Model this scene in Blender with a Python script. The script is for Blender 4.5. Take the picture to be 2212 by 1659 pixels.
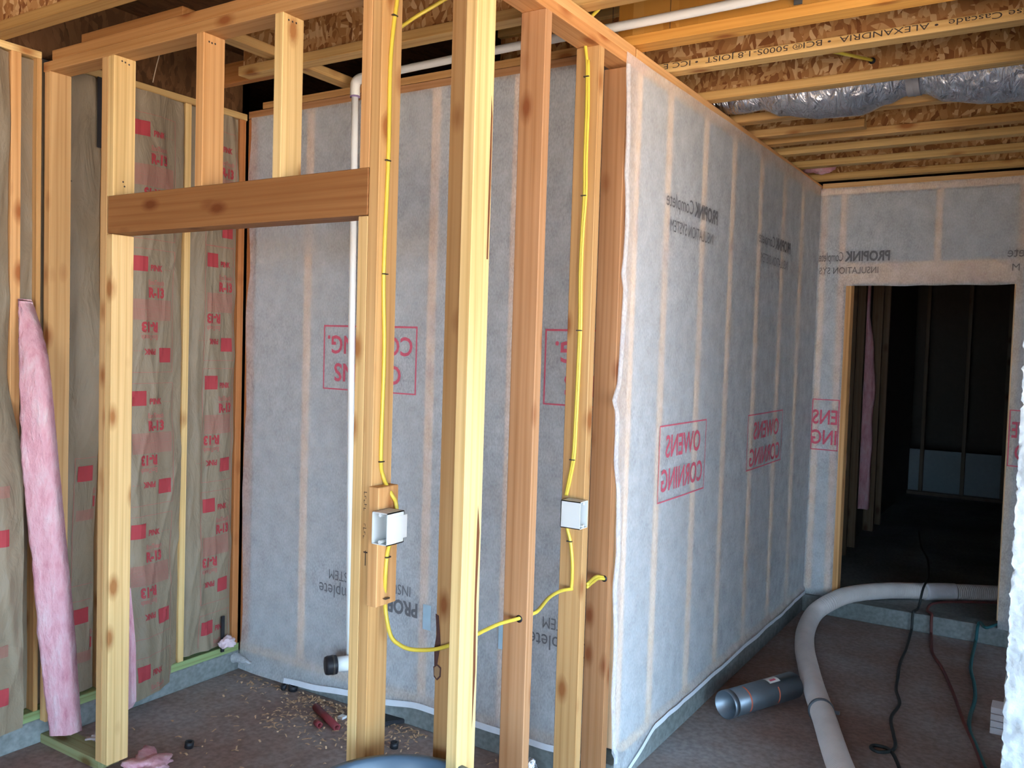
import bpy, bmesh, math, random
from mathutils import Vector, Matrix, noise

# ------------------------------------------------------------------ scene
S = bpy.context.scene
COL = S.collection
for o in list(bpy.data.objects): bpy.data.objects.remove(o)
rnd = random.Random(7)

# ---- camera (calibrated from the lumber's vanishing points; 2212x1659 frame)
F_PX, PW, PH, CAMH = 1881.0, 2212.0, 1659.0, 1.68
YAW, PITCH, ROLL = -.5625, -.0434, .0306
_f = Vector((math.sin(YAW)*math.cos(PITCH), math.cos(YAW)*math.cos(PITCH), math.sin(PITCH)))
_r0 = Vector((math.cos(YAW), -math.sin(YAW), 0)); _u0 = _r0.cross(_f)
_r = math.cos(ROLL)*_r0 + math.sin(ROLL)*_u0; _u = -math.sin(ROLL)*_r0 + math.cos(ROLL)*_u0
cam = bpy.data.cameras.new('camera'); cam.sensor_width = 36; cam.lens = 36*F_PX/PW; cam.clip_start = .05
camo = bpy.data.objects.new('camera', cam); COL.objects.link(camo)
mw = Matrix((( _r.x, _u.x, -_f.x, 0), (_r.y, _u.y, -_f.y, 0), (_r.z, _u.z, -_f.z, CAMH), (0, 0, 0, 1)))
camo.matrix_world = mw
S.camera = camo
CP = Vector((0, 0, CAMH))
def ray(px, py): return _r*((px-PW/2)/F_PX) - _u*((py-PH/2)/F_PX) + _f
def onz(px, py, z=0.):                       # where the sight line through a measured point meets a level plane
    d = ray(px, py); return CP + d*((z-CAMH)/d.z)
def onx(px, py, x): d = ray(px, py); return CP + d*(x/d.x)
def ony(px, py, y): d = ray(px, py); return CP + d*(y/d.y)

# ---- world, sun, daylight
w = bpy.data.worlds.new('sky'); S.world = w; w.use_nodes = True
nt = w.node_tree; bg = nt.nodes['Background']
bg.inputs['Color'].default_value = (.50, .74, 1.0, 1); bg.inputs['Strength'].default_value = 12
sun = bpy.data.lights.new('sun', 'SUN'); sun.energy = 52; sun.angle = .01; sun.color = (1, .93, .82)
suno = bpy.data.objects.new('sun', sun); COL.objects.link(suno); suno.rotation_euler = (math.radians(4), math.radians(-16), 0)
S.view_settings.view_transform = 'Standard'; S.view_settings.look = 'None'
S.view_settings.exposure = 0.50; S.view_settings.gamma = 1; S.view_settings.use_curve_mapping = False

# ------------------------------------------------------------------ materials
def mat(name, rough=.7, metal=0., spec=.3):
    m = bpy.data.materials.new(name); m.use_nodes = True
    b = m.node_tree.nodes['Principled BSDF']
    b.inputs['Roughness'].default_value = rough; b.inputs['Metallic'].default_value = metal
    b.inputs['Specular IOR Level'].default_value = spec
    return m, m.node_tree, b
def N(t, kind, **kw):
    n = t.nodes.new(kind)
    for k, v in kw.items():
        if k.startswith('i_'): n.inputs[k[2:].replace('_', ' ')].default_value = v
        else: setattr(n, k, v)
    return n
def ramp(t, stops, interp='LINEAR'):
    n = t.nodes.new('ShaderNodeValToRGB'); e = n.color_ramp.elements; n.color_ramp.interpolation = interp
    while len(e) < len(stops): e.new(.5)
    for k, (p, c) in enumerate(stops): e[k].position = p; e[k].color = (*c, 1)
    return n
def coords(t, scale, rnd_off=True):
    tc = N(t, 'ShaderNodeTexCoord'); mp = N(t, 'ShaderNodeMapping'); mp.inputs['Scale'].default_value = scale
    if rnd_off:
        oi = N(t, 'ShaderNodeObjectInfo'); ml = N(t, 'ShaderNodeMath', operation='MULTIPLY'); ml.inputs[1].default_value = 37.3
        cb = N(t, 'ShaderNodeCombineXYZ'); ad = N(t, 'ShaderNodeVectorMath', operation='ADD')
        t.links.new(oi.outputs['Random'], ml.inputs[0])
        for k in range(3): t.links.new(ml.outputs[0], cb.inputs[k])
        t.links.new(tc.outputs['Object'], ad.inputs[0]); t.links.new(cb.outputs[0], ad.inputs[1])
        t.links.new(ad.outputs[0], mp.inputs['Vector'])
    else: t.links.new(tc.outputs['Object'], mp.inputs['Vector'])
    return mp.outputs[0]
def mixc(t, a, b, fac, mode='MIX'):
    n = N(t, 'ShaderNodeMix', data_type='RGBA', blend_type=mode)
    for s, v in ((0, fac), (6, a), (7, b)):
        if isinstance(v, (int, float)): n.inputs[s].default_value = v
        elif isinstance(v, tuple): n.inputs[s].default_value = (*v, 1)
        else: t.links.new(v, n.inputs[s])
    return n.outputs[2]
def bump(t, b, h, strength=.3, dist=.01):
    n = N(t, 'ShaderNodeBump'); n.inputs['Strength'].default_value = strength; n.inputs['Distance'].default_value = dist
    t.links.new(h, n.inputs['Height']); t.links.new(n.outputs[0], b.inputs['Normal'])
def simple(name, col, rough=.6, metal=0., var=.12, scale=25, bmp=.0, spec=.3):
    m, t, b = mat(name, rough, metal, spec)
    nz = N(t, 'ShaderNodeTexNoise'); nz.inputs['Scale'].default_value = scale; nz.inputs['Detail'].default_value = 5
    t.links.new(coords(t, (1, 1, 1)), nz.inputs['Vector'])
    c = mixc(t, tuple(v*(1-var) for v in col), tuple(min(1, v*(1+var)) for v in col), nz.outputs['Fac'])
    t.links.new(c, b.inputs['Base Color'])
    if bmp: bump(t, b, nz.outputs['Fac'], bmp, .01)
    return m

def wood_material():
    m, t, b = mat('lumber', .62, 0, .25)
    oi = N(t, 'ShaderNodeObjectInfo')
    n1 = N(t, 'ShaderNodeTexNoise'); n1.inputs['Scale'].default_value = 1; n1.inputs['Detail'].default_value = 6
    t.links.new(coords(t, (110, 110, 1.3)), n1.inputs['Vector'])
    wv = N(t, 'ShaderNodeTexWave', wave_type='RINGS', rings_direction='Z')
    wv.inputs['Scale'].default_value = 9; wv.inputs['Distortion'].default_value = 3.5; wv.inputs['Detail'].default_value = 2; wv.inputs['Detail Scale'].default_value = .6
    t.links.new(coords(t, (1.5, 1.5, .16)), wv.inputs['Vector'])
    big = N(t, 'ShaderNodeTexNoise'); big.inputs['Scale'].default_value = 1; big.inputs['Detail'].default_value = 2
    t.links.new(coords(t, (9, 9, 1.1)), big.inputs['Vector'])
    r1 = ramp(t, [(.30, (.84, .78, .68)), (.62, (1.05, 1.04, 1.0))]); t.links.new(n1.outputs['Fac'], r1.inputs[0])
    r2 = ramp(t, [(.0, (.80, .70, .56)), (.16, (.95, .92, .88)), (.5, (1, 1, 1)), (1., (1.02, 1.02, 1.02))]); t.links.new(wv.outputs['Fac'], r2.inputs[0])
    r3 = ramp(t, [(.32, (.88, .80, .70)), (.65, (1.05, 1.03, 1.0))]); t.links.new(big.outputs['Fac'], r3.inputs[0])
    c = mixc(t, oi.outputs['Color'], r1.outputs[0], .75, 'MULTIPLY')
    c = mixc(t, c, r2.outputs[0], .55, 'MULTIPLY'); c = mixc(t, c, r3.outputs[0], 1., 'MULTIPLY')
    # knots: sparse stretched cells
    vo = N(t, 'ShaderNodeTexVoronoi', feature='F1'); vo.inputs['Scale'].default_value = 1
    wob = N(t, 'ShaderNodeTexNoise'); wob.inputs['Scale'].default_value = 60
    kc = coords(t, (11, 11, 5.2)); vm = N(t, 'ShaderNodeVectorMath', operation='MULTIPLY_ADD')
    t.links.new(wob.outputs['Color'], vm.inputs[0]); vm.inputs[1].default_value = (.1, .1, .1); t.links.new(kc, vm.inputs[2])
    t.links.new(vm.outputs[0], vo.inputs['Vector'])
    kd = ramp(t, [(.12, (1, 1, 1)), (.20, (.5, .5, .5)), (.32, (0, 0, 0))]); t.links.new(vo.outputs['Distance'], kd.inputs[0])
    sp = N(t, 'ShaderNodeSeparateColor'); t.links.new(vo.outputs['Color'], sp.inputs[0])
    gt = N(t, 'ShaderNodeMath', operation='GREATER_THAN'); gt.inputs[1].default_value = .5; t.links.new(sp.outputs[0], gt.inputs[0])
    mu = N(t, 'ShaderNodeMath', operation='MULTIPLY'); t.links.new(kd.outputs[0], mu.inputs[0]); t.links.new(gt.outputs[0], mu.inputs[1])
    kcol = mixc(t, oi.outputs['Color'], (.45, .22, .10), .9, 'MULTIPLY')
    c = mixc(t, c, kcol, mu.outputs[0])
    t.links.new(c, b.inputs['Base Color']); bump(t, b, n1.outputs['Fac'], .15, .003)
    return m
WOOD = wood_material()
def osb_material(name, cols, scale=(1, 1, 1)):
    m, t, b = mat(name, .75, 0, .2)
    nz = N(t, 'ShaderNodeTexNoise'); nz.inputs['Scale'].default_value = 5
    cc = coords(t, scale); t.links.new(cc, nz.inputs['Vector'])
    out = None
    for k, (sc, st) in enumerate((((17, 17, 48), (0, .5, 0)), ((44, 17, 15), (0, -.55, 0)), ((30, 20, 62), (0, 1.2, 0)))):
        mp = N(t, 'ShaderNodeMapping'); mp.inputs['Scale'].default_value = sc; mp.inputs['Rotation'].default_value = st
        vm = N(t, 'ShaderNodeVectorMath', operation='MULTIPLY_ADD'); vm.inputs[1].default_value = (.09, .09, .09)
        t.links.new(nz.outputs['Color'], vm.inputs[0]); t.links.new(cc, vm.inputs[2]); t.links.new(vm.outputs[0], mp.inputs['Vector'])
        vo = N(t, 'ShaderNodeTexVoronoi', feature='F1'); vo.inputs['Scale'].default_value = 1; t.links.new(mp.outputs[0], vo.inputs['Vector'])
        sp = N(t, 'ShaderNodeSeparateColor'); t.links.new(vo.outputs['Color'], sp.inputs[0])
        r = ramp(t, [(i/(len(cols)-1), c) for i, c in enumerate(cols)]); t.links.new(sp.outputs[0], r.inputs[0])
        if k == 0: out = r.outputs[0]
        else:
            g = N(t, 'ShaderNodeMath', operation='GREATER_THAN'); g.inputs[1].default_value = .5; t.links.new(sp.outputs[1], g.inputs[0])
            out = mixc(t, out, r.outputs[0], g.outputs[0])
            bump(t, b, sp.outputs[2], .35, .006)
    t.links.new(out, b.inputs['Base Color']); return m
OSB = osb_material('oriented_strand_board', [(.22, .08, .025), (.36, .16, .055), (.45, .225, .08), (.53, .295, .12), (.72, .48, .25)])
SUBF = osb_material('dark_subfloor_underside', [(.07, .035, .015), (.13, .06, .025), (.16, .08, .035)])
PLY = osb_material('plywood_web', [(.50, .22, .035), (.62, .30, .055), (.66, .34, .08)], (.12, .12, .35))

def fabric_material():
    m, t, b = mat('insulation_netting', .9, 0, .1)
    nz = N(t, 'ShaderNodeTexNoise'); nz.inputs['Scale'].default_value = 14; nz.inputs['Detail'].default_value = 8; nz.inputs['Roughness'].default_value = .65
    t.links.new(coords(t, (1, 1, .8)), nz.inputs['Vector'])
    fn = N(t, 'ShaderNodeTexNoise'); fn.inputs['Scale'].default_value = 160; fn.inputs['Detail'].default_value = 3
    t.links.new(coords(t, (1, 1, .5)), fn.inputs['Vector'])
    b.inputs['Base Color'].default_value = (.90, .93, .96, 1)
    tr = N(t, 'ShaderNodeBsdfTransparent'); tl = N(t, 'ShaderNodeBsdfTranslucent'); tl.inputs['Color'].default_value = (.8, .8, .82, 1)
    m1 = N(t, 'ShaderNodeMixShader'); m1.inputs[0].default_value = .18
    m2 = N(t, 'ShaderNodeMixShader')
    r = ramp(t, [(.30, (.64,)*3), (.70, (.47,)*3)]); t.links.new(nz.outputs['Fac'], r.inputs[0])
    r2 = ramp(t, [(.35, (1.12,)*3), (.65, (.9,)*3)]); t.links.new(fn.outputs['Fac'], r2.inputs[0])
    mm = mixc(t, r.outputs[0], r2.outputs[0], 1., 'MULTIPLY')
    t.links.new(mm, m2.inputs[0])
    t.links.new(b.outputs[0], m1.inputs[1]); t.links.new(tl.outputs[0], m1.inputs[2])
    t.links.new(m1.outputs[0], m2.inputs[1]); t.links.new(tr.outputs[0], m2.inputs[2])
    t.links.new(m2.outputs[0], t.nodes['Material Output'].inputs[0])
    bump(t, b, nz.outputs['Fac'], .25, .02)
    return m
FABRIC = fabric_material()
HEM = simple('doubled_netting', (.74, .77, .82), .9, 0, .08, 30, .2, .1)
def kraft_material():
    m, t, b = mat('kraft_paper', .5, 0, .35)
    nz = N(t, 'ShaderNodeTexNoise'); nz.inputs['Scale'].default_value = 7; nz.inputs['Detail'].default_value = 6; nz.inputs['Distortion'].default_value = .6
    t.links.new(coords(t, (1, 1.6, .6)), nz.inputs['Vector'])
    c = mixc(t, (.20, .155, .10), (.34, .275, .19), nz.outputs['Fac'])
    t.links.new(c, b.inputs['Base Color']); bump(t, b, nz.outputs['Fac'], .7, .03); return m
KRAFT = kraft_material()
def pink_material():
    m, t, b = mat('pink_fiberglass', .95, 0, .05)
    nz = N(t, 'ShaderNodeTexNoise'); nz.inputs['Scale'].default_value = 22; nz.inputs['Detail'].default_value = 9; nz.inputs['Roughness'].default_value = .7
    t.links.new(coords(t, (1, 1, .35)), nz.inputs['Vector'])
    r = ramp(t, [(.3, (.74, .30, .36)), (.5, (.90, .50, .56)), (.72, (.96, .72, .75))]); t.links.new(nz.outputs['Fac'], r.inputs[0])
    t.links.new(r.outputs[0], b.inputs['Base Color']); bump(t, b, nz.outputs['Fac'], .8, .03); return m
PINK = pink_material()
def concrete_material(name, c0, c1, c2):
    m, t, b = mat(name, .8, 0, .2)
    a = N(t, 'ShaderNodeTexNoise'); a.inputs['Scale'].default_value = 1.3; a.inputs['Detail'].default_value = 7; a.inputs['Roughness'].default_value = .6
    t.links.new(coords(t, (1, 1, 1), False), a.inputs['Vector'])
    f = N(t, 'ShaderNodeTexNoise'); f.inputs['Scale'].default_value = 45; f.inputs['Detail'].default_value = 6
    t.links.new(coords(t, (1, 1, 1), False), f.inputs['Vector'])
    r = ramp(t, [(.36, c0), (.52, c1), (.68, c2)]); t.links.new(a.outputs['Fac'], r.inputs[0])
    r2 = ramp(t, [(.35, (.8,)*3), (.65, (1.12,)*3)]); t.links.new(f.outputs['Fac'], r2.inputs[0])
    t.links.new(mixc(t, r.outputs[0], r2.outputs[0], 1., 'MULTIPLY'), b.inputs['Base Color']); bump(t, b, f.outputs['Fac'], .2, .005)
    return m
SLAB = concrete_material('dusty_slab', (.27, .175, .145), (.31, .25, .23), (.37, .35, .355))
CURBM = concrete_material('curb_concrete', (.17, .19, .18), (.23, .25, .245), (.30, .33, .33))
DIRT = concrete_material('red_dirt', (.42, .30, .21), (.47, .35, .26), (.52, .40, .31))
DRYW = simple('shell_board', (.42, .36, .30), .85)
DARKW = simple('dark_sheathing', (.16, .155, .15), .9)
CAVITY = simple('grey_cavity_backing', (.36, .375, .385), .9, 0, .25, 18)
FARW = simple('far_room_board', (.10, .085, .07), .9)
FLUFF = simple('white_blown_insulation', (.50, .555, .59), .95, 0, .14, 35, .7, .05)
PVC = simple('white_pvc', (.86, .87, .84), .3, 0, .02, 5, 0, .5)
BLACKR = simple('black_rubber', (.02, .02, .024), .45)
CABLE = simple('yellow_cable_jacket', (.72, .57, .07), .35, 0, .05, 5, 0, .5)
BOXM = simple('white_box_plastic', (.72, .76, .76), .4, 0, .03, 5)
REDINK = simple('red_ink', (.40, .05, .06), .7, 0, .1)
PALEINK = simple('faint_red_ink', (.42, .16, .13), .7, 0, .1)
FABRED = simple('red_print', (.66, .13, .19), .8, 0, .2, 60)
FABGREY = simple('grey_print', (.16, .16, .17), .8, 0, .2, 60)
INK = simple('black_ink', (.05, .035, .03), .7)
STAPLE = simple('staple_metal', (.10, .09, .08), .4, .6)
GREENW = simple('green_treated_lumber', (.20, .24, .13), .7, 0, .25, 12)
GALV = simple('galvanized_steel', (.22, .26, .30), .42, .75, .12, 14, .1)
HOSE = simple('dusty_hose', (.68, .61, .58), .75, 0, .15, 10)
TAPE = simple('white_tape', (.75, .72, .75), .6, 0, .08, 30, .4)
MAROON = simple('maroon_tube', (.22, .035, .04), .55)
BINBLUE = simple('blue_grey_plastic', (.075, .12, .17), .35, 0, .2, 8, .1, .5)
STICK = simple('sticker_paper', (.78, .76, .74), .6)
ORANGE = simple('orange_red_mark', (.66, .16, .09), .6)
CORDK = simple('black_cord_jacket', (.025, .03, .03), .5)
CORDR = simple('dark_red_cord_jacket', (.16, .05, .045), .5)
CORDT = simple('teal_cord_jacket', (.03, .14, .16), .5)
SHAV = simple('wood_shaving', (.62, .42, .26), .8)
m_, t_, b_ = mat('silver_foil', .17, 1., .5)
n_ = N(t_, 'ShaderNodeTexNoise'); n_.inputs['Scale'].default_value = 15; n_.inputs['Detail'].default_value = 8; n_.inputs['Distortion'].default_value = 1.2
t_.links.new(coords(t_, (2.2, 1, 1)), n_.inputs['Vector']); b_.inputs['Base Color'].default_value = (.74, .75, .80, 1); bump(t_, b_, n_.outputs['Fac'], .6, .045)
FOIL = m_

# ------------------------------------------------------------------ helpers
def link(name, me, m, parent=None):
    if m is not None and not me.materials: me.materials.append(m)
    o = bpy.data.objects.new(name, me); COL.objects.link(o)
    if parent: o.parent = parent; o.matrix_parent_inverse = parent.matrix_world.inverted()
    return o
def empty(name, loc=(0, 0, 0)):
    o = bpy.data.objects.new(name, None); COL.objects.link(o); o.location = loc; o.empty_display_size = .1
    o.matrix_world = Matrix.Translation(loc); return o
def tag(o, label=None, cat=None, group=None, kind=None):
    if label: o['label'] = label
    if cat: o['category'] = cat
    if group: o['group'] = group
    if kind: o['kind'] = kind
    return o
def me_from(bm, name='mesh', smooth=False):
    me = bpy.data.meshes.new(name); bm.normal_update(); bm.to_mesh(me); bm.free()
    if smooth:
        for p in me.polygons: p.use_smooth = True
    return me
ROT = {'z': Matrix.Identity(3), 'x': Matrix(((0, 0, 1), (0, 1, 0), (-1, 0, 0))), 'y': Matrix(((1, 0, 0), (0, 0, 1), (0, -1, 0)))}
def slab(name, b, m, axis='z', bev=.002, color=None, parent=None, bow=0.):
    """box x0,x1,y0,y1,z0,z1; its local Z runs along the grain."""
    x0, x1, y0, y1, z0, z1 = b
    c = Vector(((x0+x1)/2, (y0+y1)/2, (z0+z1)/2)); R = ROT[axis]; Ri = R.transposed()
    h = Vector(((x1-x0)/2, (y1-y0)/2, (z1-z0)/2)); hl = Ri @ h; hl = Vector((abs(hl.x), abs(hl.y), abs(hl.z)))
    bm = bmesh.new(); bmesh.ops.create_cube(bm, size=2)
    for v in bm.verts: v.co = Vector((v.co.x*hl.x, v.co.y*hl.y, v.co.z*hl.z))
    if bow:
        es = [e for e in bm.edges if abs(e.verts[0].co.z-e.verts[1].co.z) > hl.z]
        bmesh.ops.subdivide_edges(bm, edges=es, cuts=8, use_grid_fill=True)
        for v in bm.verts:
            q = v.co.z/hl.z; v.co.x += bow*(1-q*q); v.co.y += bow*.5*math.sin(q*2.5)
    if bev: bmesh.ops.bevel(bm, geom=[e for e in bm.edges if e.calc_face_angle(0) > .7], offset=bev, segments=1, affect='EDGES')
    o = bpy.data.objects.new(name, me_from(bm, name)); COL.objects.link(o)
    o.data.materials.append(m)
    M4 = R.to_4x4(); M4.translation = c
    if parent:
        o.parent = parent; o.matrix_parent_inverse = parent.matrix_world.inverted()
    o.matrix_world = M4
    if color: o.color = (*color, 1)
    return o
def struct(name, b, m, axis='z', bev=0):
    return tag(slab(name, b, m, axis, bev), kind='structure')
PALE, TAN, RED, ORG, BRN, YEL = (.80, .58, .29), (.66, .44, .22), (.50, .285, .155), (.72, .43, .20), (.33, .155, .058), (.84, .64, .32)
def board(name, b, color, label, axis='z', cat='stud', group=None, bow=0.):
    return tag(slab(name, b, WOOD, axis, .0022, color, None, bow), label, cat, group)
def tube(name, pts, r, m, parent=None, seg=10, smooth_n=6, closed_ends=True, rf=None, flat=1.):
    P = [Vector(p) for p in pts]
    if smooth_n > 1 and len(P) > 2:
        Q = []
        for i in range(len(P)-1):
            p0 = P[max(i-1, 0)]; p1 = P[i]; p2 = P[i+1]; p3 = P[min(i+2, len(P)-1)]
            for k in range(smooth_n):
                t = k/smooth_n
                Q.append(.5*((2*p1)+(-p0+p2)*t+(2*p0-5*p1+4*p2-p3)*t*t+(-p0+3*p1-3*p2+p3)*t**3))
        Q.append(P[-1]); P = Q
    bm = bmesh.new(); rings = []; prev = None; L = 0
    for i, p in enumerate(P):
        d = (P[min(i+1, len(P)-1)]-P[max(i-1, 0)]).normalized()
        if prev is None:
            up = Vector((0, 0, 1)) if abs(d.z) < .9 else Vector((1, 0, 0)); n = d.cross(up).normalized()
        else: n = (prev-d*prev.dot(d)).normalized()
        prev = n; bb = d.cross(n)
        if i: L += (P[i]-P[i-1]).length
        rr = r*(rf(L, i) if rf else 1)
        rings.append([bm.verts.new(p+n*math.cos(a)*rr+bb*math.sin(a)*rr*flat) for a in [2*math.pi*k/seg for k in range(seg)]])
    for a, b in zip(rings, rings[1:]):
        for k in range(seg): bm.faces.new((a[k], a[(k+1) % seg], b[(k+1) % seg], b[k]))
    if closed_ends: bm.faces.new(rings[0][::-1]); bm.faces.new(rings[-1])
    return link(name, me_from(bm, name, True), m, parent)
def grid(nu, nv, fn):
    bm = bmesh.new()
    V = [[bm.verts.new(fn(i/(nu-1), j/(nv-1))) for j in range(nv)] for i in range(nu)]
    for i in range(nu-1):
        for j in range(nv-1): bm.faces.new((V[i][j], V[i+1][j], V[i+1][j+1], V[i][j+1]))
    return bm
def nz3(x, y, z, s=1.): return noise.noise(Vector((x*s, y*s, z*s)))
# flat print: bars and letters gathered in (u, v) metres, then laid on a surface
class Print:
    def __init__(s): s.items = []
    def quad(s, u0, v0, u1, v1):
        n, m = max(1, int(abs(u1-u0)/.012)), max(1, int(abs(v1-v0)/.012))
        vs = [(u0+(u1-u0)*i/n, v0+(v1-v0)*j/m) for i in range(n+1) for j in range(m+1)]
        s.items.append((vs, [(i*(m+1)+j, (i+1)*(m+1)+j, (i+1)*(m+1)+j+1, i*(m+1)+j+1) for i in range(n) for j in range(m)]))
    def frame(s, u0, v0, u1, v1, t=.006):
        s.quad(u0, v0, u1, v0+t); s.quad(u0, v1-t, u1, v1); s.quad(u0, v0, u0+t, v1); s.quad(u1-t, v0, u1, v1)
    def text(s, body, u, v, size, rot=False, width=None, bold=0., mirror=False):
        cu = bpy.data.curves.new('t', 'FONT'); cu.body = body; cu.size = size; cu.offset = bold; cu.resolution_u = 3
        ob = bpy.data.objects.new('t', cu); COL.objects.link(ob)
        dg = bpy.context.evaluated_depsgraph_get(); me = bpy.data.meshes.new_from_object(ob.evaluated_get(dg))
        vs = [(q.co.x, q.co.y) for q in me.vertices]; fs = [tuple(p.vertices) for p in me.polygons]
        bpy.data.objects.remove(ob); bpy.data.curves.remove(cu); bpy.data.meshes.remove(me)
        if not vs: return
        W = max(a for a, _ in vs); k = (width/W) if width else 1.
        if mirror: vs = [(-a*k, b) for a, b in vs]
        elif rot: vs = [(-a*k, -b) for a, b in vs]
        else: vs = [(a*k, b) for a, b in vs]
        s.items.append(([(u+a, v+b) for a, b in vs], fs))
    def build(s, name, fn, m, parent):
        bm = bmesh.new()
        for vs, fs in s.items:
            V = [bm.verts.new(fn(a, b)) for a, b in vs]
            for f in fs:
                try: bm.faces.new([V[i] for i in f])
                except ValueError: pass
        return link(name, me_from(bm, name), m, parent)

# ------------------------------------------------------------------ key planes
XA, YE, XF, YC, YB, ZJ = -1.37, 2.97, -3.465, 1.945, 5.835, 2.785

# ------------------------------------------------------------------ the setting
struct('floor', (-3.7, 3.6, -4.5, YB+.02, -.12, 0), SLAB)
struct('floor_far_room', (-6.0, 4.0, YB+.02, 12.2, -.12, .10), CURBM)
struct('floor_beyond_closet', (-6.0, XA-.0, YE+.12, YB+.02, -.12, .10), CURBM)
struct('ground', (-30, 40, -40, 30, -.4, -.13), DIRT)
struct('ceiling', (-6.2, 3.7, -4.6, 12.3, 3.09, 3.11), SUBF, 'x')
# outer shell: left outside wall (behind the batts), walls behind the camera, far rooms
struct('wall_left', (-3.62, -3.56, -4.5, 3.06, 0, 3.09), DARKW)
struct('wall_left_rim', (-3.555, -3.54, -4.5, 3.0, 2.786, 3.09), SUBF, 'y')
struct('wall_left_far', (-6.1, -6.0, 3.0, 12.2, 0, 3.09), FARW)
struct('wall_left_return', (-6.1, -3.56, 3.0, 3.06, 0, 3.09), DARKW)
struct('wall_back_left', (-3.6, -.5, -4.5, -4.42, 0, 3.09), DRYW)
struct('wall_back_right', (3.1, 3.3, -4.5, -4.42, 0, 3.09), DRYW)
struct('wall_back_lintel', (-.5, 3.1, -4.5, -4.42, 2.45, 3.09), DRYW)
struct('wall_side_lintel', (3.2, 3.3, -4.5, 2.9, 2.45, 3.09), DRYW)
struct('wall_side_rear', (3.2, 3.3, -4.5, -2.0, 0, 2.45), DRYW)
struct('wall_side_front', (3.2, 3.3, 2.9, 12.2, 0, 3.09), DRYW)
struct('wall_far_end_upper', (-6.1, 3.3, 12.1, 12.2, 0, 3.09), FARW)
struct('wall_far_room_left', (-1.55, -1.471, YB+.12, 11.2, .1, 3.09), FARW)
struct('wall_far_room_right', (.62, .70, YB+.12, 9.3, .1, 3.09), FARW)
struct('wall_netted_backing', (-1.475, -1.462, YE+.1, YB, .1, 2.785), CAVITY)
struct('wall_closet_backing', (XF, XA-.1, YE+.096, YE+.11, .1, 2.785), CAVITY)
struct('wall_doorway_backing_left', (-1.46, -1.20, YB+.095, YB+.11, .1, 2.785), CAVITY)
struct('wall_doorway_backing_top', (-1.20, -.24, YB+.095, YB+.11, 2.28, 2.785), CAVITY)
struct('wall_doorway_backing_right', (-.20, 3.2, YB+.095, YB+.11, .1, 2.785), CAVITY)
# concrete curbs under the framing
struct('curb_left', (-3.56, XF+.004, -4.4, YE, 0, .098), CURBM, 'y', .004)
struct('curb_closet', (-3.56, XA+.002, YE-.004, YE+.12, 0, .10), CURBM, 'x', .004)
struct('curb_netted_wall', (XA-.11, XA+.002, YE+.12, YB-.004, 0, .112), CURBM, 'y', .004)
struct('curb_doorway', (-1.48, 3.2, YB-.004, YB+.12, 0, .112), CURBM, 'x', .004)
# white blown-in insulation wall at the right edge
def fluffy():
    def f(u, v):
        x = -.098+2.3*u**1.8; z = 2.78*v
        e = 0
        if u < .03: e = .007*nz3(z*28, 3, 1)+.006*nz3(z*75, 1, 9)
        return Vector((x+e, 3.0+.012*nz3(x*14, z*14, 2)+.006*nz3(x*50, z*50, 5), z))
    bm = grid(60, 420, f)
    bnd = [e for e in bm.edges if e.is_boundary]
    r = bmesh.ops.extrude_edge_only(bm, edges=bnd)
    for v in [g for g in r['geom'] if isinstance(g, bmesh.types.BMVert)]: v.co.y = 3.13
    return me_from(bm, 'fluffy', True)
tag(link('wall_right', fluffy(), FLUFF), kind='structure')
struct('wall_right_backing', (-.07, 2.2, 3.135, 3.15, 0, 2.785), DRYW)

# ------------------------------------------------------------------ front wall of the closet (doorway framing)
SH = 2.705
board('bottom_plate', (-3.46, -3.056+.0, YC+.006, YC+.095, .0, .038), (.28, .30, .16), 'green treated bottom plate on the slab under the left doorway studs', 'x', 'plate')
board('top_plate', (-3.46, XA-.0, YC, YC+.089, SH, SH+.038), (.52, .30, .13), 'lower top plate over the doorway wall', 'x', 'plate')
board('top_plate', (-3.40, XA-.09, YC, YC+.089, SH+.038, SH+.076), (.47, .25, .10), 'upper top plate resting on the doorway wall plate', 'x', 'plate')
board('blocking', (-3.22, -2.62, YC+.01, YC+.08, SH+.0765, SH+.112), (.40, .20, .075), 'short dark block lying on top of the doorway wall plates', 'x', 'block')
board('wall_stud', (-3.452, -3.414, YC, YC+.089, .098, SH), TAN, 'tan knotty stud in the left corner where the doorway wall meets the papered batts', bow=.002)
board('wall_stud', (XF-.087, XF, 1.924, 1.9435, .136, 2.757), (.58, .36, .16), 'thin brown stud edge just left of the left corner stud')
board('king_stud', (-3.070, -3.032, YC, YC+.089, .038, SH), TAN, 'full-height king stud on the left of the doorway, outer board of the pair')
board('trimmer_stud', (-3.031, -2.993, YC, YC+.089, .038, 2.05), PALE, 'pale knotty trimmer stud carrying the left end of the header')
board('cripple_stud', (-3.031, -2.993, YC, YC+.089, 2.19, SH), YEL, 'pale short stud above the left end of the header', group='cripples over the header')
board('cripple_stud', (-2.531, -2.493, YC, YC+.089, 2.19, SH), ORG, 'orange-streaked short stud second from left above the header', group='cripples over the header')
board('cripple_stud', (-2.152, -2.114, YC, YC+.089, 2.19, SH), YEL, 'pale short stud right of centre above the header', group='cripples over the header')
board('cripple_stud', (-1.782, -1.744, YC, YC+.089, 2.19, SH), ORG, 'tan short stud above the right end of the header', group='cripples over the header')
board('header_beam', (-3.018, -1.744, YC-.003, YC+.086, 2.052, 2.19), BRN, 'dark reddish-brown header beam spanning the closet doorway', 'x', 'beam')
board('trimmer_stud', (-1.782, -1.744, YC, YC+.089, 0.0, 2.05), PALE, 'pale trimmer stud carrying the right end of the header')
board('king_stud', (-1.743, -1.705, YC, YC+.089, 0.0, SH), (.70, .46, .22), 'king stud right of the doorway with yellow cable stapled on it')
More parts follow.
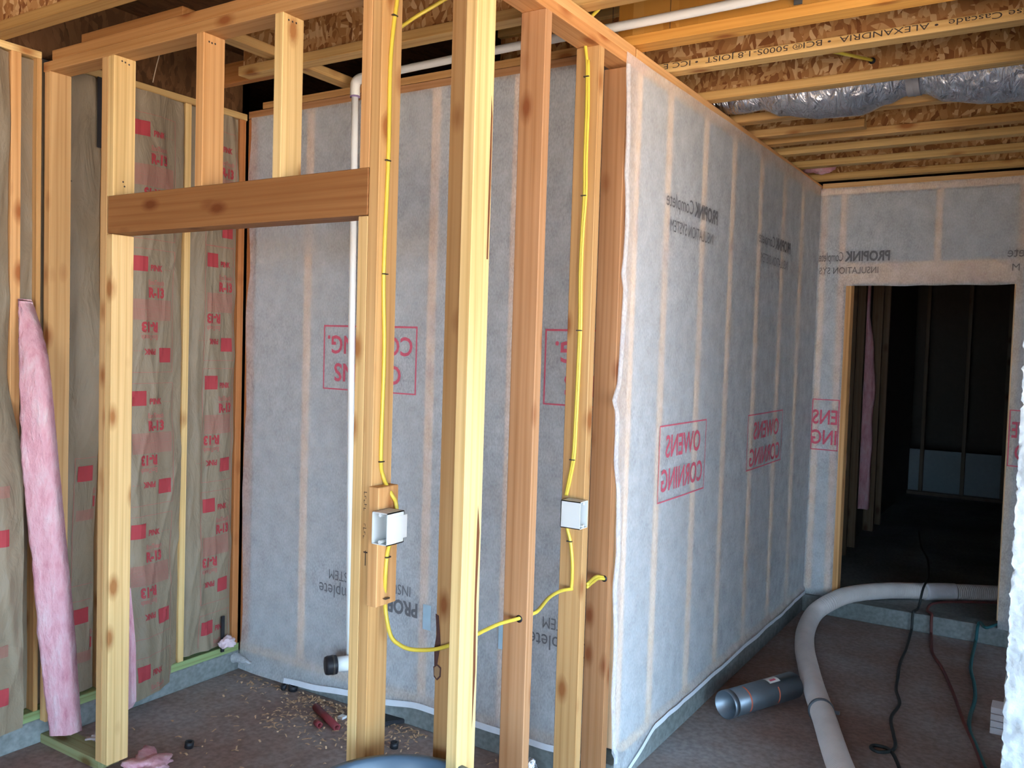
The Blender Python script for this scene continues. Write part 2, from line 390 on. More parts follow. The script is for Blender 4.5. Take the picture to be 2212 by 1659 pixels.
board('nailer_block', (-1.7045, -1.6665, YC-.012, YC+.078, .90, 1.255), ORG, 'short scrap of lumber nailed to the king stud behind the switch box', cat='block')
board('corner_stud', (-1.409, -1.371, YC, YC+.089, 0.0, SH), YEL, 'pale cracked corner post of the closet at the picture centre', bow=.001)
board('wall_stud', (-1.523, -1.434, YC+.091, YC+.129, 0.0, SH), (.52, .33, .16), 'brown bark-edged stud behind the pale corner post')
def mark(parent, name, pts, plane, m):
    P = [(onx(a, b, plane[1]) if plane[0] == 'x' else ony(a, b, plane[1])) for a, b in pts]
    bm = bmesh.new(); bm.faces.new([bm.verts.new(q) for q in P]); return link(name, me_from(bm), m, parent)
DARKCRACK = simple('dark_split', (.17, .06, .025), .8); BARK = simple('dark_bark', (.09, .045, .04), .9, 0, .3, 60, .5)
cs = [o for o in COL.objects if o.name == 'corner_stud'][0]
mark(cs, 'split', ((1062, 205), (1064, 250), (1060, 400), (1054, 560), (1051, 560), (1056, 400), (1061, 250)), ('x', -1.3695), DARKCRACK)
mark(cs, 'split', ((1033, 1090), (1036, 1150), (1029, 1300), (1027, 1450), (1019, 1580), (1022, 1430), (1025, 1300), (1030, 1150)), ('x', -1.3695), DARKCRACK)
bs = [o for o in COL.objects if o.name.startswith('wall_stud')][-1]
mark(bs, 'bark_edge', ((941, 1325), (948, 1330), (952, 1390), (944, 1440), (938, 1440), (938, 1400), (943, 1370)), ('y', YC+.0900), BARK)
mark(bs, 'bark_edge', ((936, 1440), (944, 1434), (953, 1442), (952, 1462), (944, 1470), (937, 1462)), ('y', YC+.0896), BARK)
mark(bs, 'knot', ((938, 1442), (944, 1438), (950, 1444), (949, 1460), (943, 1466), (938, 1458)), ('y', YC+.0892), simple('knot_wood', (.34, .22, .12), .8))
def nails(pref, near, pts, plane):
    par = min([o for o in COL.objects if o.name.startswith(pref)], key=lambda o: abs(o.matrix_world.translation.x-near[0])+abs(o.matrix_world.translation.y-near[1])+abs(o.matrix_world.translation.z-near[2])*.1)
    bm = bmesh.new()
    for a, b in pts:
        p = onx(a, b, plane[1]+.0004) if plane[0] == 'x' else ony(a, b, plane[1]-.0004)
        ax = Matrix.Rotation(math.pi/2, 4, 'Y' if plane[0] == 'x' else 'X')
        bmesh.ops.create_circle(bm, cap_ends=True, segments=10, radius=.0035, matrix=Matrix.Translation(p) @ ax)
    link('nail_heads', me_from(bm), STAPLE, par)
nails('cripple_stud', (-2.51, 1.99, 2.45), ((452, 90), (458, 93), (465, 95)), ('x', -2.493))
nails('cripple_stud', (-2.13, 1.99, 2.45), ((624, 43), (632, 47), (640, 50)), ('x', -2.114))
nails('cripple_stud', (-3.01, 1.99, 2.45), ((264, 132), (271, 135), (279, 140)), ('x', -2.993))
nails('cripple_stud', (-3.01, 1.99, 2.45), ((266, 393), (269, 403)), ('x', -2.993))
nails('wall_stud', (-3.43, 1.99, 1.4), ((115, 388), (154, 391), (118, 725), (150, 732)), ('x', -3.414))
nails('corner_stud', (-1.39, 1.99, 1.4), ((1044, 525), (1052, 560), (1036, 830), (1012, 1110), (1010, 1600)), ('x', -1.371))
# ---- right side wall of the closet (open studs)
board('wall_stud', (-1.459, XA, 2.303, 2.341, 0.0, SH), RED, 'reddish stud with dark knots right of the corner post')
board('wall_stud', (-1.459, XA, 2.663, 2.701, 0.0, SH), (.60, .38, .18), 'brown stud carrying the switch box and long yellow cable')
board('wall_stud', (-1.459, XA, 2.877, 2.915, 0.0, SH-.012), (.46, .25, .13), 'reddish-brown end stud beside the free edge of the netting')
board('top_plate', (-1.459, XA, YC+.09, 3.06, SH, SH+.038), (.70, .38, .17), 'lower top plate over the open closet side studs', 'y', 'plate')
board('top_plate', (-1.459, XA, YC, 2.95, SH+.038, SH+.076), ORG, 'upper orange top plate over the open closet side studs', 'y', 'plate')
board('top_plate', (-1.459, XA, 3.062, YB-.002, SH, SH+.038), TAN, 'lower top plate over the long netted wall', 'y', 'plate')
board('top_plate', (-1.459, XA, 2.96, YB+.08, SH+.038, SH+.076), ORG, 'upper orange top plate along the long netted wall', 'y', 'plate')
# studs showing through the netting of the long wall
lab = ['double edge stud behind the near end of the netting', 'faint stud behind the netting, second from the near edge', 'faint stud behind the netting, right of the red printed sign',
       'faint stud behind the netting, left of the second printed sign', 'faint stud behind the netting, past the second printed sign', 'faint stud behind the netting, second nearest the far corner', 'faint stud behind the netting, nearest the far corner']
for k, y in enumerate((3.010, 3.318, 3.735, 4.13, 4.58, 5.03, 5.44)):
    board('wall_stud', (-1.459, XA-.002, y-.019, y+.019, .15, SH), (.90, .66, .44), lab[k], group='studs behind the netted long wall')
board('bottom_plate', (-1.459, XA-.002, 3.07, YB-.005, .112, .15), (.70, .50, .3), 'bottom plate on the curb under the netted long wall', 'y', 'plate')
# closet back wall framing behind its netting
board('top_plate', (XF+.002, XA-.1, YE+.004, YE+.093, 2.762, 2.798), RED, 'reddish top plate above the closet back netting', 'x', 'plate')
board('top_plate', (XF+.10, XA-.1, YE+.004, YE+.093, 2.80, 2.832), (.62, .38, .17), 'upper top plate above the closet back netting', 'x', 'plate')
for k, (x, l) in enumerate(((-3.425, 'corner stud at the left edge of the closet back netting'), (-3.04, 'faint stud behind the back netting between header and pipe'), (-2.66, 'faint stud behind the back netting by the vertical pipe'),
                            (-2.30, 'faint stud behind the back netting right of the red sign'), (-1.887, 'faint stud behind the back netting right of the corner post'), (-1.50, 'faint stud behind the back netting nearest the side wall'))):
    board('wall_stud', (x-.019-(.018 if not k else 0), x+.019-(.018 if not k else 0), YE+.004, YE+.093, .14, 2.76), (.88, .62, .42) if k else (.50, .22, .09), l, group='studs behind the closet back netting')
board('bottom_plate', (XF+.002, XA-.1, YE+.004, YE+.093, .10, .139), (.6, .42, .26), 'bottom plate on the curb behind the closet back netting', 'x', 'plate')
# grey fill in the stud bays right behind the netting
def fills(axis, pos, cs, z0, z1, label, group):
    for a, b in zip(cs, cs[1:]):
        if b-a < .05: continue
        a, b = a+.0195, b-.0195
        bb = (XA-.055, pos, a, b, z0, z1) if axis == 'y' else (a, b, pos, YE+.055, z0, z1)
        tag(slab('bay_fill', bb, CAVITY, 'z', 0), label, 'insulation', group)
fills('y', XA-.012, (3.010, 3.318, 3.735, 4.13, 4.58, 5.03, 5.44, 5.81), .152, SH-.002, 'grey fill showing through the long netting between faint studs', 'grey fill behind the long netting')
fills('x', YE+.016, (-3.425, -3.04, -2.66, -2.30, -1.887, -1.50), .142, 2.758, 'grey fill showing through the closet back netting between faint studs', 'grey fill behind the closet netting')
def fill_b(x0, x1, z0, z1, label):
    tag(slab('bay_fill', (x0, x1, YB+.014, YB+.05, z0, z1), CAVITY, 'z', 0), label, 'insulation')
fill_b(-1.32, -1.242, .155, 2.70, 'narrow grey bay fill left of the far doorway behind netting')
fill_b(-1.202, -.692, 2.279, 2.70, 'grey bay fill above the far doorway, left of the short stud')
fill_b(-.652, -.257, 2.279, 2.70, 'grey bay fill above the far doorway, right of the short stud')
fill_b(-.217, .15, .155, 2.70, 'grey bay fill right of the far doorway behind netting')
# left outside wall framing
board('top_plate', (XF-.089, XF, -.5, YC-.002, 2.757, 2.784), YEL, 'top plate of the outside wall left of the doorway wall', 'y', 'plate')
board('top_plate', (XF-.089, XF, YC+.092, YE-.0, 2.752, 2.784), (.62, .46, .22), 'splintered top plate of the outside wall inside the closet', 'y', 'plate')
board('bottom_plate', (XF-.089, XF+.001, -.5, YE-.0, .098, .136), (.30, .42, .20), 'green treated bottom plate along the outside wall curb', 'y', 'plate')
board('wall_stud', (XF-.087, XF, 1.825, 1.863, .136, 2.757), ORG, 'leftmost tan stud half hidden by a papered batt')
board('wall_stud', (XF-.087, XF, 1.405, 1.443, .136, 2.757), TAN, 'outside wall stud left of the leftmost papered batt')
board('wall_stud', (XF-.087, XF, 2.212, 2.250, .136, 2.752), TAN, 'outside wall stud behind the left king stud')
board('wall_stud', (XF-.087, XF+.002, 2.609, 2.641, .136, 2.752), YEL, 'thin pale stud between the two printed batts in the closet', bow=.004)
board('wall_stud', (XF-.087, XF+.001, 2.925, 2.962, .136, 2.752), (.52, .23, .09), 'reddish stud in the closet back left corner', )
# doorway at the far end
for k, (x, l, c) in enumerate(((-1.34, 'faint stud behind the netting in the far corner', (.88, .60, .38)), (-1.222, 'faint king stud behind the netting left of the far doorway', (.88, .60, .38)), (-.237, 'king stud right of the far doorway behind netting', (.80, .62, .42)), (-.672, 'faint short stud behind the netting above the far doorway', (.92, .66, .42)), (.17, 'stud behind the netting far right of the doorway', (.74, .5, .36)))):
    z0, z1 = (.15, 2.71) if k != 3 else (2.276, 2.71)
    board('wall_stud' if k != 3 else 'cripple_stud', (x-.019, x+.019, YB+.002, YB+.091, z0, z1), c, l)
board('trimmer_stud', (-1.192, -1.154, YB+.0, YB+.091, .112, 2.14), ORG, 'orange trimmer stud on the left side of the far doorway')
board('header_beam', (-1.20, -.257, YB+.002, YB+.091, 2.14, 2.276), (.90, .64, .42), 'pale header beam behind netting above the far doorway', 'x', 'beam')
board('top_plate', (-1.37, 3.19, YB+.002, YB+.091, 2.71, 2.747), (.90, .64, .42), 'lower top plate behind netting over the far doorway wall', 'x', 'plate')
board('top_plate', (-1.36, 3.19, YB+.002, YB+.091, 2.748, 2.785), TAN, 'upper top plate over the far doorway wall', 'x', 'plate')

# ------------------------------------------------------------------ I-joists
def joist(y0, x0, x1, label, web=OSB, wy=.010, fc=(.66, .42, .18), fw=.065, group='floor joists overhead'):
    t = empty('floor_joist', ((x0+x1)/2, y0+fw/2, ZJ)); tag(t, label, 'joist', group)
    slab('bottom_flange', (x0, x1, y0, y0+fw, ZJ, ZJ+.038), WOOD, 'x', .002, fc, t)
    slab('top_flange', (x0, x1, y0, y0+fw, 3.052, 3.09), WOOD, 'x', .002, fc, t)
    slab('web', (x0, x1, y0+fw/2-wy/2, y0+fw/2+wy/2, ZJ+.038, 3.052), web, 'x', 0, None, t)
    return t
joist(1.735, -3.54, 3.1, 'joist nearest the viewer crossing above the left corner', fc=(.50, .32, .13))
joist(2.516, -3.0, 3.1, 'joist crossing over the closet just behind the doorway wall', fc=(.62, .42, .18))
JL = joist(2.935, -1.45, 3.1, 'orange plywood-web joist beside the white overhead pipe', PLY, .022, (.70, .37, .09), .085)
JB = joist(3.280, -2.2, 3.1, 'joist with black stamped lettering on its bottom flange', fc=(.72, .50, .22))
joist(3.715, -2.2, 3.1, 'joist right in front of the silver duct', fc=(.70, .46, .19))
joist(4.145, -2.2, 3.1, 'joist just behind the silver duct')
joist(4.460, -2.2, -.86, 'short joist ending midway, lapped beside a longer one')
joist(4.640, -2.2, 3.1, 'joist lapped behind the short one past the duct')
joist(4.910, -2.2, 3.1, 'third joist from the far doorway wall', fc=(.66, .46, .20))
joist(5.280, -2.2, 3.1, 'second joist from the far doorway wall', fc=(.62, .44, .19))
joist(5.700, -2.2, 3.1, 'joist sitting nearest the far doorway wall', fc=(.60, .40, .16))
board('ceiling_blocking', (-.92, -.76, 5.345, 5.385, 2.80, 3.05), (.60, .36, .16), 'short block between the far joists left of the doorway', 'x', 'block')
board('ceiling_blocking', (-.42, -.24, 4.975, 5.015, 2.80, 3.05), (.60, .36, .16), 'short block between the far joists above the doorway', 'x', 'block')
board('ceiling_crosspiece', (-2.842, -2.776, 2.05, 3.05, 2.834, 2.872), (.56, .38, .17), 'flat lumber crosspiece laid over the closet toward its back wall', 'y', 'block')
bx = board('ceiling_blocking', (-3.26, -2.86, 2.590, 2.628, 2.79, 2.88), (.44, .20, .07), 'dark reddish block in the gap above the closet left side', 'x', 'block')
p = ony(268, 22, 1.86)
tag(slab('tape_tag', (p.x-.035, p.x+.035, 1.80, 1.86, 2.86, 2.905), simple('blue_tape', (.20, .38, .52), .5), 'z', .001), 'blue-grey taped corner piece above the joist at upper left', 'tape')
tag(tube('string', [ony(346, 112, 2.40), ony(338, 142, 2.42), ony(330, 178, 2.44)], .0022, simple('pale_string', (.62, .52, .36), .8)), 'thin pale string hanging above the header, near its left cripple stud', 'string')
# stamped letters on the joist flange (upside down as seen)
pr = Print(); pr.text('Boise Cascade  \u2022 ALEXANDRIA  \u2022 BCI\u00ae 5000S-1.8 JOIST  \u2022 ICC E', 0, 0, .030, rot=True, width=1.30)
pr.build('stamped_lettering', lambda a, b: Vector((-.10+a, 3.2795, ZJ+.034+b)), INK, JB)
pr = Print(); pr.quad(-.0012, 0, .0012, .222)
for px, py in ((1447, 60), (1324, 40), (1826, 5)):
    sx = ony(px, py, 2.965).x; pr.build('web_seam', lambda a, b, sx=sx: Vector((sx+a, 2.9655, ZJ+.04+b)), INK, JL)
# metal strap and hanger on the orange joist
p = ony(1722, 8, 2.95)
hg = empty('pipe_strap', (p.x, 2.95, 2.86)); tag(hg, 'small metal strap on the orange joist at the top edge', 'strap')
slab('strap_plate', (p.x-.014, p.x+.014, 2.958, 2.9625, 2.835, 2.97), GALV, 'z', .001, None, hg)
slab('strap_lip', (p.x-.014, p.x+.014, 2.930, 2.962, 2.97, 2.974), GALV, 'z', .001, None, hg)

# ------------------------------------------------------------------ pipes
vp = empty('vent_pipe', (-2.70, 2.925, .2)); tag(vp, 'white plastic pipe rising by the closet back wall and running overhead to the right', 'pipe')
top = Vector((-2.715, 2.925, 2.775))
tube('riser', [(-2.672, 2.925, .25), (-2.700, 2.925, 1.5), top], .0155, PVC, vp, 16, 4)
tube('elbow', [top+Vector((0, 0, -.01)), top+Vector((0, 0, .035)), top+Vector((.006, 0, .055)), top+Vector((.025, 0, .066)), top+Vector((.06, 0, .068))], .022, PVC, vp, 16, 4)
tube('elbow_collar', [top+Vector((0, 0, -.012)), top+Vector((0, 0, -.006))], .0225, simple('purple_primer', (.30, .22, .42), .5), vp, 16, 1)
tube('overhead_run', [top+Vector((.05, 0, .068)), (-1.9, 2.905, 2.848), (-1.12, 2.880, 2.842), (-.3, 2.85, 2.845), (1.5, 2.80, 2.85)], .0165, PVC, vp, 16, 4)
d0 = Vector((-.55, -.82, 0)).normalized()
c0 = Vector((-2.612, 2.955, .232))
tube('cleanout_arm', [c0, c0+d0*.135], .0335, PVC, vp, 24, 1)
tube('cleanout_hub', [c0+d0*-.0, c0+d0*.03], .040, PVC, vp, 24, 1)
tube('rubber_cap', [c0+d0*.125, c0+d0*.128, c0+d0*.165, c0+d0*.175], .041, BLACKR, vp, 24, 1, rf=lambda L, i: (1, 1.03, 1.03, .93)[i])
tube('cap_clamp', [c0+d0*.138, c0+d0*.146], .044, STAPLE, vp, 24, 1)

# ------------------------------------------------------------------ yellow cables, boxes
def staples(par, pts, axis):
    for p in pts:
        p = Vector(p)
        if axis == 'x': slab('staple', (p.x, p.x+.008, p.y-.010, p.y+.010, p.z-.0018, p.z+.0018), STAPLE, 'z', 0, None, par)
        else: slab('staple', (p.x-.010, p.x+.010, p.y-.008, p.y, p.z-.0018, p.z+.0018), STAPLE, 'z', 0, None, par)
xk = -1.700
c1 = empty('electrical_cable', (xk, 2.0, 1.2)); tag(c1, 'yellow cable stapled down the king stud into the left switch box', 'cable')
pts = [onx(*q, xk) for q in ((862, -60), (858, 0), (850, 60), (843, 150), (839, 340), (829, 590), (830, 760), (823, 980), (828, 1030))]
pts += [onx(846, 1068, -1.665), onx(855, 1085, -1.658), onx(857, 1112, -1.650)]
tube('cable_run', pts, .0062, CABLE, c1, 8, 5)
staples(c1, [onx(*q, xk) for q in ((851, 34), (836, 347), (830, 592), (822, 997))], 'x')
c2 = empty('electrical_cable', (xk, 2.0, .6)); tag(c2, 'yellow cable looping from the left switch box to the corner post', 'cable')
pts = [onx(842, 1175, -1.655), onx(836, 1200, -1.662), onx(832, 1255, -1.663), onx(832, 1310, -1.68)]
A_, B_ = onx(833, 1345, -1.68), Vector((-1.40, 2.03, 0))
pts += [ony(843, 1370, 1.985), ony(862, 1392, 1.99), ony(890, 1403, 2.0), ony(935, 1403, 2.015), ony(968, 1395, 2.022), ony(985, 1387, 2.028), ony(1004, 1378, 2.035), onx(1030, 1370, -1.41), ony(1046, 1362, 2.13), ony(1080, 1347, 2.22), ony(1120, 1336, 2.300), ony(1150, 1326, 2.345), ony(1163, 1318, 2.38), ony(1185, 1292, 2.50), ony(1210, 1277, 2.60), ony(1236, 1272, 2.662)]
tube('cable_run', pts, .0062, CABLE, c2, 8, 6)
staples(c2, [onx(*q, -1.662) for q in ((836, 1203), (833, 1292))], 'x')
yk = 2.657
c3 = empty('electrical_cable', (-1.42, yk, 1.9)); tag(c3, 'long yellow cable stapled down the brown stud into the right switch box', 'cable')
tube('cable_run', [ony(*q, yk) for q in ((1264, 90), (1265, 105), (1268, 140), (1267, 230), (1263, 340), (1262, 420), (1257, 500), (1253, 590), (1252, 700), (1248, 800), (1243, 900), (1238, 985), (1229, 1035), (1222, 1070))], .0058, CABLE, c3, 8, 6)
tube('cable_run', [ony(*q, yk) for q in ((1271, 130), (1271, 230), (1267, 340), (1266, 420), (1260, 500), (1256, 590), (1255, 700), (1251, 800), (1246, 900), (1241, 985), (1232, 1035), (1224, 1070))], .0052, CABLE, c3, 8, 6)
staples(c3, [ony(*q, yk) for q in ((1268, 166), (1262, 423), (1252, 714), (1237, 993))], 'y')
c4 = empty('electrical_cable', (-1.42, yk, .9)); tag(c4, 'yellow cable dropping from the right switch box to the end stud hole', 'cable')
tube('cable_run', [ony(*q, yk) for q in ((1221, 1118), (1226, 1145), (1232, 1170), (1236, 1210), (1236, 1245), (1234, 1272))], .0062, CABLE, c4, 8, 6)
tube('cable_run', [ony(1268, 1268, 2.71), ony(1280, 1258, 2.78), ony(1292, 1250, 2.84), ony(1305, 1250, 2.878), ony(1307, 1249, 2.93)], .006, CABLE, c4, 8, 6)
tube('cable_run', [ony(1268, 1262, 2.71), ony(1280, 1250, 2.78), ony(1290, 1245, 2.84), ony(1303, 1247, 2.878), ony(1306, 1247, 2.93)], .006, CABLE, c4, 8, 6)
staples(c4, [ony(1231, 1169, yk)], 'y')
c5 = empty('electrical_cable', (-1.4, 2.5, 2.85)); tag(c5, 'yellow cable crossing overhead behind the top plate', 'cable')
tube('cable_run', [ony(866, 58, 2.15), ony(900, 35, 2.2), ony(950, 5, 2.25), ony(1000, -30, 2.3), (-1.55, 2.38, 3.0)], .0062, CABLE, c5, 8, 5)
c6 = empty('electrical_cable', (-1.2, 2.6, 2.9)); tag(c6, 'short yellow cable piece peeking above the orange top plate', 'cable')
tube('cable_run', [ony(1270, 45, 2.66), ony(1281, 32, 2.68), ony(1293, 20, 2.70), ony(1300, 8, 2.72)], .0065, CABLE, c6, 8, 4)
c7 = empty('electrical_cable', (-.7, 3.6, 2.93)); tag(c7, 'yellow cable end poking through the joist web above the duct', 'cable')
tube('cable_run', [(ony(1800, 112, 3.42)), ony(1830, 118, 3.52), ony(1858, 124, 3.64), ony(1884, 130, 3.745)], .0065, CABLE, c7, 8, 4)
p = ony(1884, 131, 3.741)
tube('web_hole', [p, p+Vector((0, .004, 0))], .013, BLACKR, c7, 16, 1)
for nm, px, py, yy, par in (('a', 1121, 1337, 2.3020, c2), ('b', 1305, 1250, 2.8760, c4)):
    p = ony(px, py, yy); tube('cable_hole', [p, p+Vector((0, .0012, 0))], .012, BLACKR, par, 16, 1)
def switch_box(name, org, label, open_dir):
    """single gang box, 2 pieces: shell with open front, mounting tab."""
    t = empty(name, org); tag(t, label, 'electrical box')
    w, h, d, th = .058, .094, .075, .003
    bm = bmesh.new()
    def bxx(x0, x1, y0, y1, z0, z1):
        r = bmesh.ops.create_cube(bm, size=1)
        for v in r['verts']: v.co = Vector((x0+(v.co.x+.5)*(x1-x0), y0+(v.co.y+.5)*(y1-y0), z0+(v.co.z+.5)*(z1-z0)))
    # local: opening faces -Y, depth along +Y
    bxx(0, w, d-th, d, 0, h); bxx(0, th, 0, d, 0, h); bxx(w-th, w, 0, d, 0, h); bxx(0, w, 0, d, 0, th); bxx(0, w, 0, d, h-th, h)
    for z in (.008, h-.008):
        bmesh.ops.create_cone(bm, segments=10, radius1=.0055, radius2=.0055, depth=.03, cap_ends=True, matrix=Matrix.Translation((w/2, .016, z)) @ Matrix.Rotation(math.pi/2, 4, 'X'))
    R = Matrix.Identity(4) if open_dir == '-y' else Matrix.Rotation(math.pi/2, 4, 'Z')
    bm.transform(Matrix.Translation(org) @ R)
    link('box_shell', me_from(bm), BOXM, t)
    bm = bmesh.new(); 
    bmesh.ops.create_cube(bm, size=1)
    for v in bm.verts: v.co = Vector((w+.0005 if v.co.x > 0 else w-.002, .028+(v.co.y+.5)*.060, h*.14+(v.co.z+.5)*h*.72))
    bm.transform(Matrix.Translation(org) @ R); link('side_flange', me_from(bm), BOXM, t)
    return t
pb = onx(838, 1178, -1.665+.058)
switch_box('switch_box', (-1.6655, pb.y-.004, pb.z-.003), 'white switch box on the king stud, open toward the viewer', '-y')
# right box: opening faces +x
switch_box('switch_box', (-1.352-.075, 2.600, 1.072), 'white switch box on the brown stud, open toward the right', '+x')
for o in [x for x in COL.objects if x.name.startswith('switch_box.')]:
    R = Matrix.Translation((-1.352, 2.600, 1.066)) @ Matrix.Rotation(math.pi/2, 4, 'Z') @ Matrix.Translation((-0., 0, 0))
    for ch in o.children:
        ch.data.transform(Matrix.Translation((1.352+.075, -2.600, -1.072)))       # back to the local origin
        ch.data.transform(Matrix.Translation((-1.352, 2.600, 1.066)))
p = onx(790, 1150, -1.8)
pr = Print()
for k in range(9):
    a0 = .012*k if k < 5 else .012*k+.035
    pr.quad(a0, .002+.004*(k % 2), a0+.002, .020-.005*(k % 3)); pr.quad(a0, .010*(k % 2)+.003, a0+.009, .010*(k % 2)+.005)
ks = [o for o in COL.objects if o.name.startswith('king_stud')][-1]
pr.build('pencil_note', lambda a, b: Vector((-1.735+b*.7, YC-.0012, 1.235-a)), INK, ks)
pr = Print(); pr.quad(-.0015, 0, .0015, .045)
pr.quad(-.008, .038, -.001, .042); pr.quad(.001, .038, .008, .042)
pr.build('pencil_arrow', lambda a, b: Vector((-1.722+a, YC-.0012, 1.06+b-.045)), INK, ks)

# ------------------------------------------------------------------ netting (translucent white fabric)
AE = [(-q.z, q.y) for q in [onx(a, b, XA) for a, b in ((1351, 122), (1344, 250), (1346, 400), (1341, 560), (1338, 590), (1343, 625), (1337, 730), (1330, 830), (1318, 868), (1325, 890), (1321, 1000), (1329, 1060), (1328, 1200), (1321, 1262), (1320, 1400), (1317, 1520), (1316, 1659))]]
def a_edge(z):      # wavy free edge of the long netting
    z = -z
    for (z0, y0), (z1, y1) in zip(AE, AE[1:]):
        if z0 <= z <= z1: f = (z-z0)/(z1-z0); return y0+(y1-y0)*f
    return AE[0][1] if z < AE[0][0] else AE[-1][1]
def a_low(y): return .115-.10*max(0, min(1, (3.32-y)/.30))+.010*nz3(y*2.2, 0, 3)
def a_top(y): return 2.742+.020*min(1, (y-2.9)/2.2)
def a_surf(y, z):
    e = max(0, 1-(y-2.93)/.10)
    return XA+.0045+.0035*nz3(y*3, z*1.2, 4)+.012*e*abs(nz3(z*2.6, 1, 7))+(.010 if z < .16 else 0)*1.
def fa(u, v):
    ye = a_edge(v*2.75); y = ye+(YB-.006-ye)*u**1.25
    z0, z1 = a_low(y), a_top(y); z = z0+(z1-z0)*v
    return Vector((a_surf(y, z), y, z))
na = link('netting', me_from(grid(150, 150, fa), 'na', True), FABRIC); tag(na, 'white netting stretched over the long wall to the right', 'netting')
pr = Print()
def sign(pr, u, v, flip):
    pass
# long wall prints, mirrored (seen through from behind): u grows with y, so mirrored text runs toward -u
def a_map(a, b): return Vector((a_surf(a, b)+.0022, a, b))
for u1, u0, vt, vb in ((3.84, 3.30, 1.375, 1.06), (5.13, 4.47, 1.36, 1.07)):
    pr.frame(u0, vb-.005, u1, vt, .006)
    pr.text('OWENS', u1-.07, vt-.135, .13, mirror=True, width=(u1-u0)*.74, bold=.002)
    pr.text('CORNING', u1-.03, vt-.275, .13, mirror=True, width=(u1-u0)*.88, bold=.002)
pr.build('red_lettering', a_map, FABRED, na)
pr = Print()
pr.text('PROPINK', 3.885, 2.262, .085, mirror=True, width=.30, bold=.003); pr.text('Complete', 3.575, 2.262, .085, mirror=True, width=.30)
pr.text('INSULATION SYSTEM', 3.84, 2.165, .07, mirror=True, width=.52)
pr.text('PROPINK', 5.14, 2.262, .085, mirror=True, width=.30, bold=.003); pr.text('Complete', 4.83, 2.262, .085, mirror=True, width=.30)
pr.text('INSULATION SYSTEM', 5.10, 2.165, .07, mirror=True, width=.52)
pr.build('grey_lettering', a_map, FABGREY, na)

def e_surf(x, z):
    k = max(0, 1-(x+3.44)/.12)
    b = max(0, min(1, (.34-z)/.34))
    return YE-.006-.004*nz3(x*3, z*1.5, 9)-.016*k*abs(nz3(z*3, 2, 1))-.035*b*b*(1+.5*nz3(x*4, 1, 2))
def e_edge(z): return -3.432+.018*nz3(z*2.7, 8, 1)-.02*max(0, 1-abs(z-.9)/.6)
def e_low(x): return .02+.075*max(0, min(1, (x+3.1)/.9))+.012*nz3(x*5, 3, 3)-.0*0
def fe(u, v):
    xe = e_edge(v*2.75); x = xe+(-1.462-xe)*u; z0 = e_low(x); z = z0+(2.762-z0)*v
    return Vector((x, e_surf(x, z), z))
ne = link('netting', me_from(grid(130, 140, fe), 'ne', True), FABRIC); tag(ne, 'white netting covering the back wall inside the closet', 'netting')
def e_map(a, b): return Vector((a, e_surf(a, b)-.0024, b))
pr = Print()
for u0, u1 in ((-2.909, -2.357), (-1.72, -1.466)):
    U1 = u0+.552
    v0, v1 = 1.455, 1.752
    pr.quad(u0, v1-.008, u1, v1); pr.quad(u0, v0, u0+.007, v1)
    if u1 > -1.6:
        pass
    else: pr.quad(u1-.007, v0, u1, v1); 
    pr.quad(u0, v0, u1, v0+.006)
pr.text('CORNING.', -2.379, 1.702, .115, rot=True, width=.505, bold=.002)
pr.text('OWENS', -2.44, 1.575, .115, rot=True, width=.40, bold=.002)
# second sign: only its left end shows before the side wall
pr.text('CORNING.', -1.468+.30, 1.702, .115, rot=True, width=.505, bold=.002)
pr.text('OWENS', -1.468+.24, 1.575, .115, rot=True, width=.40, bold=.002)
# clip what would run past the netting
pr.items = [(vs, fs) for vs, fs in pr.items]
for k, (vs, fs) in enumerate(pr.items):
    if max(a for a, _ in vs) > -1.47:
        pr.items[k] = (vs, [f for f in fs if max(vs[i][0] for i in f) < -1.47])
pr.build('red_lettering', e_map, FABRED, ne)
pr = Print()
for U in (-2.315, -1.16):
    pr.text('PROPINK', U, .545, .085, rot=True, width=.30, bold=.003); pr.text('Complete', U-.31, .545, .085, rot=True, width=.28)
    pr.text('INSULATION SYSTEM', U-.04, .615, .065, rot=True, width=.49)
for k, (vs, fs) in enumerate(pr.items):
    if max(a for a, _ in vs) > -1.47: pr.items[k] = (vs, [f for f in fs if max(vs[i][0] for i in f) < -1.47])
pr.build('grey_lettering', e_map, FABGREY, ne)
# doubled hems and stuck-on patches
def hem_a(u, v):
    y = 2.97+(YB-.02-2.97)*u; z = a_low(y)+.003+v*(.022+.006*nz3(y*2, 2, 2)); return Vector((a_surf(y, z)+.006+.006*abs(nz3(y*6, z*3, 1)), y, z))
link('doubled_hem', me_from(grid(120, 6, hem_a), 'h', True), HEM, na)
def hem_e(u, v):
    x = -3.1+(-1.47+3.1)*u; z = e_low(x)+.003+v*(.026+.006*nz3(x*2, 2, 2)); return Vector((x, e_surf(x, z)-.006-.006*abs(nz3(x*6, z*3, 1)), z))
def edge_a(u, v):
    z = .12+2.58*v; ye = a_edge(z); y = ye+.004+(.030+.006*nz3(z*3, 1, 5))*u; return Vector((a_surf(y, z)+.002+.007*math.sin(math.pi*u), y, z))
link('doubled_edge', me_from(grid(6, 200, edge_a), 'h2', True), FABRIC, na)
link('doubled_hem', me_from(grid(100, 6, hem_e), 'h', True), HEM, ne)
def patch(u, v):
    x = -3.37+.44*u; z = 2.04+.055*u+.25*v; return Vector((x, e_surf(x, z)-.004, z))
link('overlap_patch', me_from(grid(10, 8, patch), 'p', True), FABRIC, ne)
BLUET = simple('pale_blue_tape', (.42, .58, .68), .7)
